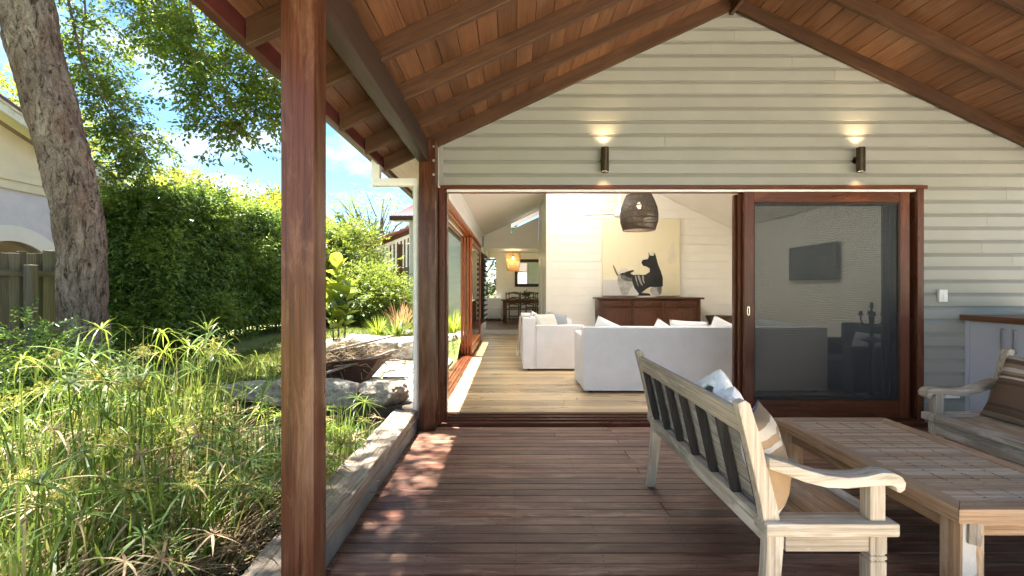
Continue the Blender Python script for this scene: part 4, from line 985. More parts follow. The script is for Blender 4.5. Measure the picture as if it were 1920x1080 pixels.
def painting():
    p = thing('painting', 'large square ochre canvas painted with a black dog, above the sideboard', 'painting', (2.8, 10.43, 1.2)); x0, x1, z0, z1 = 1.965, 3.64, 1.205, 2.875; y = 10.455
    m, nt, b, o = nodes('ochre_canvas'); v = coords(nt, rand=False)
    c = mixc(nt, noise_n(nt, v, 1.6, 5, .6), (.72, .63, .42), (.79, .71, .53)); c = mixc(nt, ramp(nt, noise_n(nt, v, 2.3, 6, .65, .4), [(.54, (0, 0, 0)), (.70, (.7,)*3)]), c, (.60, .57, .49)); nt.links.new(c, b.inputs['Base Color']); b.inputs['Roughness'].default_value = .7; bump(nt, b, noise_n(nt, v, 160, 3), .2, .003); MATS['ochre_canvas'] = m
    plain('canvas_white', (.60, .575, .54), .8, .08, 3, .1); plain('canvas_mist', (.50, .465, .37), .8, .1, 3, .1); plain('paint_black', (.012, .012, .012), .5, .2, 8, .15); plain('paint_grey', (.12, .115, .105), .7, .5, 14, .2); plain('paint_pale', (.36, .34, .31), .8, .35, 10, .2)
    MB().box(x0, y-.04, z0, x1, y+.03, z1).build('canvas', MATS['ochre_canvas'], p, bevel=.003)
    def blot(nm, pts, mt, lay, sm=True):
        if sm:
            for _ in range(2):
                q = []
                for i in range(len(pts)):
                    a, c_ = Vector(pts[i]), Vector(pts[(i+1) % len(pts)]); q += [tuple(a*.78+c_*.22), tuple(a*.22+c_*.78)]
                pts = q
        # picture given on a 0..100 square, x right, z down
        qq = [(x0+(x1-x0)*a/100, z1-(z1-z0)*b_/100) for a, b_ in pts]
        MB().prism(qq, 1, y-.0405-.0012*lay, y-.0395).build(nm, MATS[mt], p)
    blot('white_ground', [(0.3, 79), (19, 79), (24, 86), (46, 88), (50, 99.7), (0.3, 99.7)], 'canvas_white', 1, False)
    blot('white_back', [(20, 70), (24, 65), (32, 64), (34, 70), (26, 74)], 'canvas_white', 2)
    blot('hind_wash', [(20, 72), (30, 69), (40, 73), (41, 86), (35, 92), (33, 99), (24, 99), (22, 90), (19, 82)], 'paint_pale', 2)
    blot('hind_smear', [(22, 73), (36, 71), (40, 76), (38, 82), (26, 80)], 'paint_grey', 3)
    blot('front_wash', [(60, 90), (77, 86), (76, 99.5), (64, 99.5)], 'paint_pale', 2)
    blot('front_smear', [(70, 90), (77, 84), (76, 98), (73, 98)], 'paint_grey', 3)
    blot('tail', [(13, 60), (14.5, 60), (19, 70), (21, 74), (19, 74.5), (16, 69)], 'paint_grey', 3)
    blot('collar', [(29, 69), (40, 66), (41, 68), (35, 71), (41, 73), (40, 77), (32, 76), (28, 72)], 'paint_black', 5)
    dg = [(505, 822), (600, 822), (640, 797), (641, 768), (615, 752), (582, 742), (568, 715), (580, 692), (625, 685), (633, 662), (630, 622), (643, 655), (676, 655), (682, 628), (692, 650), (715, 735), (740, 795), (755, 850), (755, 922), (700, 930), (642, 928), (612, 945), (570, 978), (640, 985), (648, 1003), (540, 1003), (545, 985), (508, 938), (485, 872), (490, 835)]
    blot('dog', [((a-230)/6.73, (b_-335)/6.70) for a, b_ in dg], 'paint_black', 4, False)
    for q in ([(508, 826), (520, 826), (536, 900), (548, 930), (530, 905)], [(530, 828), (552, 826), (566, 880), (584, 922), (560, 905)], [(570, 828), (588, 826), (590, 870), (598, 905), (580, 880)]):
        blot('rib', [((a-230)/6.73, (b_-335)/6.70) for a, b_ in q], 'paint_pale', 5)
    blot('ear_white', [(62.5, 42.5), (66.5, 41.5), (66, 47), (63.5, 46.5)], 'canvas_white', 2)
painting()
props(MB().box(2.70, 10.10, 1.1785, 3.02, 10.34, 1.20).build('book', MATS['canvas_white'], bevel=.003), 'pale closed book lying on the sideboard below the dog painting', 'book')
def woven_shade(name, label, prof, c, n, mat, nh, cord_top, bulb_e, bulb_col):
    """prof: radius and height pairs; crossing strands, hoops, a bulb and a cord"""
    t = thing(name, label, 'pendant lamp', (c[0], c[1], c[2]))
    zs = np.array([p[1] for p in prof]); rs = np.array([p[0] for p in prof]); m = MB(); N = 22
    for sg in (-1, 1):
        for k in range(n):
            a0 = 2*math.pi*k/n; pts = []
            for j in range(N+1):
                z = zs[0]+(zs[-1]-zs[0])*j/N; r = float(np.interp(z, zs, rs)); a = a0+sg*1.5*j/N
                pts.append((c[0]+r*math.cos(a), c[1]+r*math.sin(a), c[2]+z))
            m.tube(pts, .0048 if n > 80 else .0042, 3, caps=False)
    m.build('woven_mesh', mat, t, kind='stuff', fix=False)
    for j in range(nh):
        z = zs[0]+(zs[-1]-zs[0])*j/(nh-1); r = float(np.interp(z, zs, rs))
        MB().tube([(c[0]+r*math.cos(a), c[1]+r*math.sin(a), c[2]+z) for a in np.linspace(0, 2*math.pi, 33)], .009 if j in (0, nh-1) else .006, 5, caps=False).build('hoop', mat, t, smooth=True, fix=False)
    MB().tube([(c[0], c[1], c[2]+zs[-1]-.02), (c[0], c[1], cord_top)], .006, 6).build('cord', MATS['black_paint'], t)
    zb = c[2]+zs[-1]*.72
    MB().tube([(c[0], c[1], zb+.05), (c[0], c[1], zb+.12)], .02, 10).build('bulb_holder', MATS['black_paint'], t)
    MB().tube([(c[0], c[1], zb+.12), (c[0], c[1], c[2]+zs[-1])], .005, 6).build('bulb_flex', MATS['black_paint'], t)
    MB().lathe([(.004, -.05), (.03, -.035), (.038, -.005), (.026, .03), (.018, .052)], 14, (c[0], c[1], zb)).build('bulb', emis(name+'_bulb_'+str(n), bulb_col, .9), t, smooth=True)
    l = bpy.data.lights.new(name+'_light', 'POINT'); l.energy = bulb_e; l.color = bulb_col; l.shadow_soft_size = .05
    o = bpy.data.objects.new(name+'_light', l); COL.objects.link(o); o.parent = t; o.location = Vector((c[0], c[1], zb-.11))-Vector(c)
    return t
plain('black_rattan', (.045, .03, .02), .7, .3, 30, .2); plain('honey_rattan', (.46, .29, .12), .6, .2, 30, .2)
woven_shade('pendant_lamp', 'large dark woven barrel shaped pendant lamp hanging before the painting', [(.235, 0), (.272, .12), (.276, .22), (.262, .33), (.222, .44), (.185, .515)], (1.905, 7.2, 2.245), 112, MATS['black_rattan'], 7, zi(1.866)-.02, 2.2, (1, .84, .6))
woven_shade('pendant_lamp', 'small honey coloured woven pendant lamp in the dining room', [(.20, 0), (.235, .25), (.255, .5), (.235, .60)], (.035, 16.2, 1.95), 60, MATS['honey_rattan'], 8, 2.66, 1.6, (1, .78, .5))
def ceiling_fan():
    f = thing('ceiling_fan', 'white ceiling fan with slim blades behind the dark pendant lamp', 'ceiling fan', (1.93, 8.6, 2.66)); c = (1.93, 8.6)
    MB().tube([(c[0], c[1], 2.80), (c[0], c[1], zi(1.866)-.005)], .016, 10).build('rod', MATS['white_plastic'], f, smooth=True)
    MB().lathe([(.02, .15), (.05, .13), (.09, .09), (.11, .03), (.10, -.01), (.05, -.03)], 20, (c[0], c[1], 2.67)).build('motor', MATS['white_plastic'], f, smooth=True)
    for a in (R(176), R(296), R(56)):
        o = bar_obj('blade', (c[0]+.1*math.cos(a), c[1]+.1*math.sin(a), 2.70), (c[0]+.62*math.cos(a), c[1]+.62*math.sin(a), 2.685), .12, .008, MATS['white_plastic'], f, .002)
ceiling_fan()
def dining():
    t = thing('dining_table', 'long brown dining table with a vase of flowers on it', 'table', (.9, 16.3, .23))
    MB().box(-.37, 15.85, .955, 2.3, 16.8, .99).build('top', 'dining_wood', t, bevel=.006)
    for y in (15.93, 16.68): MB().box(-.25, y, .86, 2.2, y+.03, .954).build('apron', 'dining_wood', t, bevel=.003)
    for x in (-.30, 2.15):
        for y in (15.9, 16.65): MB().box(x, y, .232, x+.085, y+.085, .954).build('leg', 'dining_wood', t, bevel=.004)
    c = thing('dining_chair', 'brown ladder back dining chair', 'chair', (0, 0, 0), 'ladder back chairs at the dining table')
    MB().box(-.23, -.21, .44, .23, .21, .475).build('seat', 'dining_wood', c, bevel=.015)
    for s in (-1, 1):
        MB().tube([(s*.19, .19, 0), (s*.20, .19, .44)], [.016, .022], 8).build('front_leg', 'dining_wood', c, smooth=True)
        MB().tube([(s*.20, -.235, 0), (s*.20, -.20, .45), (s*.205, -.215, .75), (s*.21, -.26, 1.0)], [.017, .021, .019, .017], 8).build('rear_leg', 'dining_wood', c, smooth=True)
        MB().tube([(s*.195, .19, .2), (s*.2, -.215, .2)], .012, 6).build('stretcher', 'dining_wood', c, smooth=True)
    def rail(z, yb, h):
        xs = np.linspace(-.20, .20, 17); up = [(x, z+h/2+.018*math.cos(x/.2*math.pi*1.0)-.012*abs(math.cos(x/.2*math.pi))) for x in xs]; lo = [(x, z-h/2+.014*math.cos(x/.2*math.pi)) for x in xs[::-1]]
        MB().prism(up+lo, 1, yb-.011, yb+.011).build('back_rail', 'dining_wood', c, bevel=.003)
    rail(.975, -.262, .05); rail(.80, -.228, .045); rail(.62, -.208, .045)
    for yy in (.19, -.21): MB().tube([(-.2, yy, .14), (.2, yy, .14)], .011, 6).build('stretcher', 'dining_wood', c, smooth=True)
    c.location = (.02, 15.62, .232)
    lbs = ['brown ladder back dining chair tucked in left of the flower vase', 'brown ladder back dining chair at the table end nearest the doorway trim']
    c['label'] = 'leftmost brown ladder back chair on the near side of the dining table'
    dup(c, (.48, 15.64, .232), 0, 'middle brown ladder back chair on the near side of the dining table')
    dup(c, (.95, 15.62, .232), 0, 'ladder back dining chair half hidden by the white doorway edge')
    dup(c, (.10, 17.03, .232), math.pi, 'ladder back chair on the far side of the dining table by the window')
    dup(c, (.70, 17.03, .232), math.pi, 'ladder back chair on the far side of the dining table below the mirror')
    m = thing('mirror', 'square mirror in a broad dark timber frame on the dining wall', 'mirror', (.55, 17.46, 1.45)); x0, x1, z0, z1 = .10, 1.08, 1.42, 2.42; y = 17.44; w_ = .11
    for sz, cc in (((x1-x0, .05, w_), ((x0+x1)/2, y+.03, z1-w_/2)), ((x1-x0, .05, w_), ((x0+x1)/2, y+.03, z0+w_/2)), ((w_, .05, z1-z0-2*w_-.002), (x0+w_/2, y+.03, (z0+z1)/2)), ((w_, .05, z1-z0-2*w_-.002), (x1-w_/2, y+.03, (z0+z1)/2))): piece('frame', sz, cc, 'beam_wood', m, .008)
    mt, nt, b, o = nodes('mirror_glass'); b.inputs['Metallic'].default_value = 1; b.inputs['Roughness'].default_value = .01; b.inputs['Base Color'].default_value = (.9, .9, .9, 1)
    MB().box(x0+w_-.01, y+.035, z0+w_-.01, x1-w_+.01, y+.04, z1-w_+.01).build('glass', mt, m)
    v = thing('flower_vase', 'glass vase of white flowers standing on the dining table', 'vase', (.50, 16.2, .99))
    MB().lathe([(.05, 0), (.062, .01), (.07, .1), (.075, .17), (.066, .17), (.06, .02)], 18, (.50, 16.2, .991)).build('vase', MATS['clear_glass'], v, smooth=True, fix=False)
    n = 150; C = np.array([.50, 16.2, 1.15])+rng.normal(0, 1, (n, 3))*np.array([.05, .05, .04]); D = rng.normal(0, 1, (n, 3))+np.array([0, 0, .8]); V, F = leaf_geo(C, D, rng.normal(0, 1, (n, 3)), rng.uniform(.06, .12, n), rng.uniform(.03, .05, n))
    leaf_mat('vase_leaf', (.015, .035, .012), (.05, .09, .03)); mesh_np('leaves', V, F, MATS['vase_leaf'], v, kind='stuff')
    plain('petal_white', (.75, .72, .64), .6, .05, 30, 0)
    for k in range(9):
        a = k*2.4; r = .035+.012*k; MB().lathe([(.0, -.02), (.028, -.008), (.034, .012), (.02, .028), (0, .02)], 8, (.50+r*math.cos(a), 16.2+r*math.sin(a)*.8, 1.24+.05*math.cos(k*1.7)+.02*(k % 3))).build('flower', MATS['petal_white'], v, smooth=True)
    cb = thing('daybed', 'white upholstered seat below the dining window', 'sofa', (-.7, 17.0, .232))
    MB().box(-1.05, 16.85, .30, -.38, 17.42, .68).build('base_cover', MATS['white_linen'], cb, bevel=.03); MB().box(-1.05, 17.25, .682, -.38, 17.44, 1.02).build('back_cover', MATS['white_linen'], cb, bevel=.03)
    for x in (-1.0, -.43): piece('foot', (.05, .05, .066), (x, 16.95, .265), MATS['black_paint'], cb, .003)
dining()
def wine_rack():
    w = thing('wine_rack', 'tall dark wall mounted rack of pegs beside the garden doors', 'wine rack', (-.75, 12.6, .6))
    for y in (12.1, 12.5, 12.9, 13.25): MB().box(-.788, y-.02, .45, -.765, y+.02, 2.30).build('rail', MATS['black_paint'], w)
    for j in range(14):
        for y in (12.1, 12.5, 12.9, 13.25): MB().tube([(-.765, y, .52+.13*j), (-.67, y, .53+.13*j)], .013, 6).build('peg', MATS['black_paint'], w)
    for j in range(12): MB().tube([(-.705, 12.05, .55+.13*j), (-.705, 12.26, .55+.13*j), (-.705, 12.29, .55+.13*j), (-.705, 12.36, .55+.13*j)], [.036, .036, .016, .014], 8).build('bottle', MATS['black_paint'], w, smooth=True)
    MB().box(-.788, 12.9, 2.48, -.77, 12.94, 2.78).build('hook_rail', MATS['black_paint'], w)
wine_rack()
def screen_view():
    tv = thing('television', 'black wall mounted television on the right living room wall, seen through the screen', 'television', (4.83, 7.65, 1.45))
    MB().box(4.765, 7.06, 1.50, 4.80, 8.26, 2.06).build('body', MATS['black_paint'], tv, bevel=.004); MB().box(4.80, 7.4, 1.6, IR_-.001, 7.9, 1.95).build('wall_bracket', MATS['black_paint'], tv)
    plain('tv_glass', (.015, .015, .018), .12, .05, 3, 0); MB().box(4.761, 7.075, 1.515, 4.7645, 8.245, 2.045).build('screen', MATS['tv_glass'], tv)
    a = thing('armchair', 'dark upholstered armchair behind the insect screen door', 'armchair', (4.3, 6.2, FZ)); 
    def cv(nm, *q): MB().box(*q).build(nm, MATS['dark_cloth'], a, bevel=.04, seg=3)
    cv('base_cover', 3.98, 5.8, FZ+.06, 4.80, 6.7, .46); cv('back_cover', 4.58, 5.8, .462, 4.82, 6.7, .90); cv('arm_cover', 3.98, 5.62, FZ+.06, 4.80, 5.795, .68); cv('arm_cover', 3.98, 6.705, FZ+.06, 4.80, 6.88, .68)
    for x in (4.03, 4.75):
        for y in (5.68, 6.82): piece('foot', (.05, .05, .06), (x, y, FZ+.03), MATS['black_paint'], a, .004)
    pillow('cushion', 'pale grey cushion on the dark armchair behind the screen', (4.42, 6.05, .462), (.4, .36), .13, rz=R(-80), lean=R(-15), front='grey_cloth', seed=31)
    s = thing('side_table', 'slim dark pedestal table holding the candelabra behind the screen', 'table', (4.35, 5.42, FZ))
    MB().lathe([(.16, 0), (.15, .02), (.03, .05), (.024, .3), (.035, .36), (.024, .42), (.03, .66), (.11, .69), (.11, .705)], 18, (4.12, 5.50, FZ)).build('pedestal', MATS['black_paint'], s, smooth=True)
    c = thing('candelabra', 'black branched candelabra seen through the insect screen', 'candelabra', (4.12, 5.50, .80)); cx, cy = 4.12, 5.50
    MB().lathe([(.07, 0), (.06, .015), (.02, .03), (.015, .12), (.022, .15), (.014, .2), (.012, .36)], 14, (cx, cy, .792)).build('stem', MATS['black_paint'], c, smooth=True)
    for ang in (0, R(180), R(62), R(242)):
        q = [(cx+r*math.cos(ang), cy+r*math.sin(ang), .96+z) for r, z in ((0, .02), (.05, -.01), (.10, .0), (.125, .05), (.125, .10))]
        MB().tube(q, .008, 6).build('arm', MATS['black_paint'], c, smooth=True); e = q[-1]
        MB().lathe([(.01, 0), (.032, .008), (.02, .02), (.016, .05)], 12, e).build('candle_cup', MATS['black_paint'], c, smooth=True)
    MB().lathe([(.01, 0), (.03, .008), (.018, .02), (.014, .06)], 12, (cx, cy, 1.15)).build('candle_cup', MATS['black_paint'], c, smooth=True)
    b = thing('basket', 'dark woven basket on a low white cube right of the sideboard', 'basket', (4.42, 10.15, .60)); m = MB()
    plain('cane', (.09, .05, .028), .7, .3, 40, .4)
    for j in range(9):
        r = .17+.008*j; MB().tube([(4.40+r*1.25*math.cos(t), 10.15+r*math.sin(t), .612+.021*j) for t in np.linspace(0, 2*math.pi, 29)], .0125, 6, caps=False).build('cane_coil', MATS['cane'], b, smooth=True, fix=False)
    MB().box(4.22, 10.02, .590, 4.58, 10.28, .60).build('basket_base', MATS['cane'], b)
    k = thing('cube_table', 'low white cube table carrying the woven basket', 'table', (4.45, 10.2, FZ)); MB().box(4.10, 9.98, FZ, 4.78, 10.38, .588).build('cube_body', MATS['white_paint'], k, bevel=.004)
    sw = thing('light_switch', 'small white light switch plate on the painting wall near the doorway', 'light switch', (.90, 10.49, 1.3))
    MB().box(.86, 10.488, 1.31, .935, BY-.0005, 1.425).build('plate', MATS['white_plastic'], sw, bevel=.003)
    for dz in (1.345, 1.39):
        for dx in (.885, .91): MB().box(dx-.007, 10.483, dz-.012, dx+.007, 10.4878, dz+.012).build('rocker', MATS['white_plastic'], sw)
screen_view()
# ------------------------------------------------------------------ pond, sleepers, rocks, paving
def make_pond():
    m, nt, b, o = nodes('pond_water'); v = coords(nt, rand=False); b.inputs['Base Color'].default_value = (.055, .06, .04, 1); b.inputs['Roughness'].default_value = .05; b.inputs['Specular IOR Level'].default_value = .6
    bump(nt, b, noise_n(nt, v, 9, 3), .08, .02); MATS['pond_water'] = m
    w = MB().add([(-1.14, .2, .012), (-1.14, 4.99, .012), (-3.3, 4.99, .012), (-1.7, .2, .012)], [(0, 3, 2, 1)]).build('pond_water', m, fix=False, origin=(-2, 3, .012)); props(w, 'still shallow pond water among the sedges', None, None, 'structure')
    props(MB().add([(-1.1, 0, -.12), (-1.1, 5.1, -.12), (-3.4, 5.1, -.12), (-1.6, 0, -.12)], [(0, 3, 2, 1)]).build('pond_bed', MATS['soil'], fix=False), 'dark muddy bed of the pond', None, None, 'structure')
make_pond()
def sleeper(name, label, p0, p1, w, h, mat, seed, group=None):
    """a weathered hardwood sleeper with a worn, uneven face"""
    p0 = Vector(p0); p1 = Vector(p1); L = (p1-p0).length; d = (p1-p0).normalized(); s = Vector((0, 0, 1)).cross(d).normalized(); u = d.cross(s); n = 46
    ring = [(-.5, -.5), (-.5, .38), (-.42, .5), (-.15, .51), (.12, .5), (.40, .5), (.5, .36), (.5, -.5)]; V = []; F = []; k = len(ring)
    for i in range(n+1):
        for j, (a, b) in enumerate(ring):
            q = Vector((i/n*L*2.2, a*3, b*3+seed)); dd = .018*noise.noise(q)+.007*noise.noise(q*4)
            x = i/n*L-L/2; V.append((x, a*w+dd*(1 if a > 0 else -1), b*h+(dd*.8 if b > 0 else 0)))
    for i in range(n):
        for j in range(k): F.append((i*k+j, i*k+(j+1) % k, (i+1)*k+(j+1) % k, (i+1)*k+j))
    F += [tuple(range(k))[::-1], tuple(n*k+j for j in range(k))]
    o = MB().add(V, F).build(name, wood(mat, 0), None, smooth=True, origin=(0, 0, 0), ang=40)
    o.location = (p0+p1)/2; o.rotation_euler = Matrix((d, s, u)).transposed().to_euler(); return props(o, label, 'sleeper', group)
sleeper('sleeper', 'long weathered grey timber sleeper edging the deck beside the pond', (-1.04, .25, .135), (-1.04, 4.70, .135), .225, .09, 'sleeper_wood', 1)
sleeper('sleeper', 'dark stained sleeper across the far end of the pond beneath the rocks', (-.95, 5.06, .07), (-3.35, 5.06, .07), .20, .15, 'dark_sleeper_wood', 2)
sleeper('sleeper', 'old brown sleeper on the lawn side of the sedge clump', (-1.60, .3, .10), (-3.30, 4.95, .12), .22, .16, 'sleeper_wood', 3)
def rock_mat():
    m, nt, b, o = nodes('rock'); v = coords(nt)
    c = ramp(nt, noise_n(nt, v, 2.6, 8, .68, .4), [(.28, (.20, .165, .13)), (.45, (.42, .375, .315)), (.62, (.58, .54, .48)), (.75, (.70, .68, .63))])
    f = ramp(nt, noise_n(nt, v, 6, 6, .7), [(.50, (0, 0, 0)), (.64, (.55,)*3)]); c = mixc(nt, f, c, (.23, .15, .085))
    nt.links.new(c, b.inputs['Base Color']); b.inputs['Roughness'].default_value = .9; b.inputs['Specular IOR Level'].default_value = .25
    c2 = ramp(nt, noise_n(nt, v, 22, 8, .75, .8), [(.36, (.42,)*3), (.52, (1,)*3), (.68, (1.25,)*3)]); c = mixc(nt, .85, c, mixc(nt, 1, c, c2, 'MULTIPLY')); nt.links.new(c, b.inputs['Base Color']); bump(nt, b, noise_n(nt, v, 15, 10, .78), 1, .05); MATS['rock'] = m
rock_mat()
def rock(label, c, size, seed, rz=0, tilt=0, n=20, pw=5.5, group='rocks around the pond'):
    bm = bmesh.new(); bmesh.ops.create_cube(bm, size=2); bmesh.ops.subdivide_edges(bm, edges=bm.edges[:], cuts=n, use_grid_fill=True)
    rd = random.Random(seed); pl = []
    for _ in range(7):
        d = Vector((rd.gauss(0, 1), rd.gauss(0, 1), rd.gauss(0, .8))).normalized(); pl.append((d, rd.uniform(.80, 1.02)))
    for v in bm.verts:
        p = v.co; r = (abs(p.x)**pw+abs(p.y)**pw+abs(p.z)**pw)**(1/pw); p = p/r
        for d, t in pl:
            e = p.dot(d)-t
            if e > 0: p = p-d*e*.85
        q = p+Vector((seed*3.7, 0, 0)); p = p*(1+.10*noise.noise(q*1.3)+.07*noise.noise(q*3.1)+.035*noise.noise(q*7)+.018*noise.noise(q*15))
        v.co = Vector((p.x*size[0]/2, p.y*size[1]/2, p.z*size[2]/2))
    me = bpy.data.meshes.new('garden_rock'); bm.to_mesh(me); bm.free(); me.shade_smooth(); me.set_sharp_from_angle(angle=R(32)); me.materials.append(MATS['rock'])
    o = bpy.data.objects.new('garden_rock', me); COL.objects.link(o); o.location = c; o.rotation_euler = (tilt, tilt*.4, rz); return props(o, label, 'rock', group)
rock('squarish pale rock at the pond end partly behind the nearest post', (-1.84, 5.10, .25), (.46, .36, .29), 1, .1)
rock('rounded grey boulder beside the downpipe at the pond end', (-1.385, 5.13, .245), (.50, .40, .27), 2, -.15, pw=3.6)
rock('broad flat topped rock slab left of the nearest post', (-2.52, 5.22, .26), (1.02, .55, .22), 3, .05, pw=8)
rock('long leaning rock behind the fire tray', (-2.50, 8.45, .30), (.95, .5, .42), 4, -.15, .18)
rock('big rectangular rock in the retaining row beside the downpipe', (-1.86, 8.62, .30), (.74, .5, .40), 5, .06, pw=7)
rock('rock seen through the open corner behind the garden door tracks', (-1.27, 9.3, .27), (.46, .5, .42), 6, .3)
rock('rock against the stacked door panels outside', (-1.02, 9.75, .27), (.30, .5, .42), 7, .1)
rock('low rock at the left end of the retaining row under the fig', (-3.25, 8.5, .26), (.6, .45, .36), 8, .2)
rock('small rock behind the retaining row in the grass', (-2.15, 9.9, .40), (.42, .3, .2), 9, .5)
def paving():
    p = props(thing('path', 'irregular flagstone path with grass in its joints beside the house', None, (-1.8, 6.5, .1)), kind='structure')
    plain('flagstone', (.44, .415, .37), .85, .22, 4, .5, 35, rvar=.25)
    rd = random.Random(4)
    nx, ny = 4, 7; sx, sy = .36, .46
    J = [[(-2.55+i*sx+rd.uniform(-.09, .09), 5.3+j*sy+rd.uniform(-.11, .11)) for i in range(nx+1)] for j in range(ny+1)]
    for j in range(ny):
        for i in range(nx):
            q = [Vector(J[j][i]), Vector(J[j][i+1]), Vector(J[j+1][i+1]), Vector(J[j+1][i])]; c = sum(q, Vector((0, 0)))/4; r = []
            for a in range(4):
                for t in (.16, .84): r.append(q[a].lerp(q[(a+1) % 4], t+rd.uniform(-.05, .05)))
            r = [c+(x-c)*.90 for x in r]; z = gz(c.x, c.y); h = rd.uniform(.012, .03)
            MB().prism([tuple(x) for x in r], 2, z-.04, z+h).build('stone', MATS['flagstone'], p, bevel=.007, seg=1)
    for k, (y0, y1) in enumerate(((5.18, 6.25), (6.26, 7.3), (7.31, 8.3))):
        piece('paving_slab', (.42, y1-y0, .08), (-1.245+.02, (y0+y1)/2, .105), MATS['concrete'], p, .006)
    # tufts of green in the joints
    n = 900; C = np.stack([rng.uniform(-2.6, -1.1, n), rng.uniform(5.2, 8.4, n), np.full(n, .10)], 1); keep = np.array([noise.noise(Vector((x*2.2, y*2.2, 3))) > .02 for x, y, z in C]); C = C[keep]
    n = len(C); V, F = leaf_geo(C, rng.normal(0, 1, (n, 3))+np.array([0, 0, .9]), rng.normal(0, 1, (n, 3)), rng.uniform(.03, .08, n), rng.uniform(.015, .03, n)); leaf_mat('weed_leaf', (.08, .11, .02), (.2, .22, .05)); mesh_np('weeds', V, F, MATS['weed_leaf'], p, kind='stuff')
paving()
def fire_tray():
    plain('rust', (.085, .038, .022), .85, .4, 9, .5, 40)
    t = thing('fire_tray', 'rusty brown steel fire tray heaped with dry stalks', 'fire pit', (-2.25, 6.35, .1)); c = Vector((-2.25, 6.35, .12))
    a = [(-.32, -.22), (.30, -.22), (.30, .22), (-.32, .22)]; b = [(-.62, -.40), (.60, -.42), (.62, .40), (-.62, .40)]
    z = lambda x: .33+.08*x
    m = MB(); m.add([(c.x+x, c.y+y, c.z) for x, y in a]+[(c.x+x, c.y+y, c.z+z(x)) for x, y in b]+[(c.x+x*.95, c.y+y*.93, c.z+z(x)) for x, y in b]+[(c.x+x*.95, c.y+y*.93, c.z+.02) for x, y in a],
          [(3, 2, 1, 0)]+[(i, (i+1) % 4, 4+(i+1) % 4, 4+i) for i in range(4)]+[(4+i, 4+(i+1) % 4, 8+(i+1) % 4, 8+i) for i in range(4)]+[(8+i, 8+(i+1) % 4, 12+(i+1) % 4, 12+i) for i in range(4)]+[(12, 13, 14, 15)])
    m.build('tray', MATS['rust'], t)
    for i in range(4):
        p, q = b[i], b[(i+1) % 4]; bar_obj('rim', (c.x+p[0], c.y+p[1], c.z+z(p[0])+.006), (c.x+q[0], c.y+q[1], c.z+z(q[0])+.006), .055, .012, MATS['rust'], t, .002)
    for x in (-.26, .26): piece('foot', (.05, .3, .03), (c.x+x, c.y, c.z-.012), MATS['rust'], t, .003)
    s = thing('dry_stalks', 'heap of dry straw coloured stalks piled in the rusty tray', 'dry stalks', (c.x, c.y, c.z+.05), kind='stuff'); m = MB(); rd = random.Random(8)
    for k in range(430):
        x, y = rd.gauss(-.02, .26), rd.gauss(0, .17); h = .30+.26*math.exp(-(x*x/.12+y*y/.06))*rd.random(); an = rd.gauss(.5, .75); L = rd.uniform(.14, .42); d = Vector((math.cos(an), math.sin(an)*.7, rd.gauss(-.12, .38))).normalized()
        p = c+Vector((x, y, h)); mid = p+d*L*.5+Vector((0, 0, .03)); q = p+d*L+Vector((0, 0, -.06*rd.random())); r = rd.uniform(.002, .0055); m.tube([p, mid, q], [r, r, r*.5], 4)
    m2, nt, b_, o_ = nodes('straw'); g = nt.nodes.new('ShaderNodeNewGeometry'); nt.links.new(ramp(nt, g.outputs['Random Per Island'], [(0, (.14, .085, .045)), (.5, (.32, .225, .13)), (1, (.50, .40, .26))]), b_.inputs['Base Color']); b_.inputs['Roughness'].default_value = .8; MATS['straw'] = m2
    m.build('stalk_heap', m2, s, fix=False, kind='stuff')
    for (p, q, lb) in (((-2.65, 6.0, .50), (-1.62, 6.62, .72), 'grey weathered plank lying across the heap of dry stalks'), ((-2.30, 5.86, .33), (-1.50, 6.16, .58), 'short grey plank leaning on the front rim of the rusty tray')):
        o = bar_obj('plank', p, q, .10, .022, 'sleeper_wood', None, .003); props(o, lb, 'plank')
fire_tray()
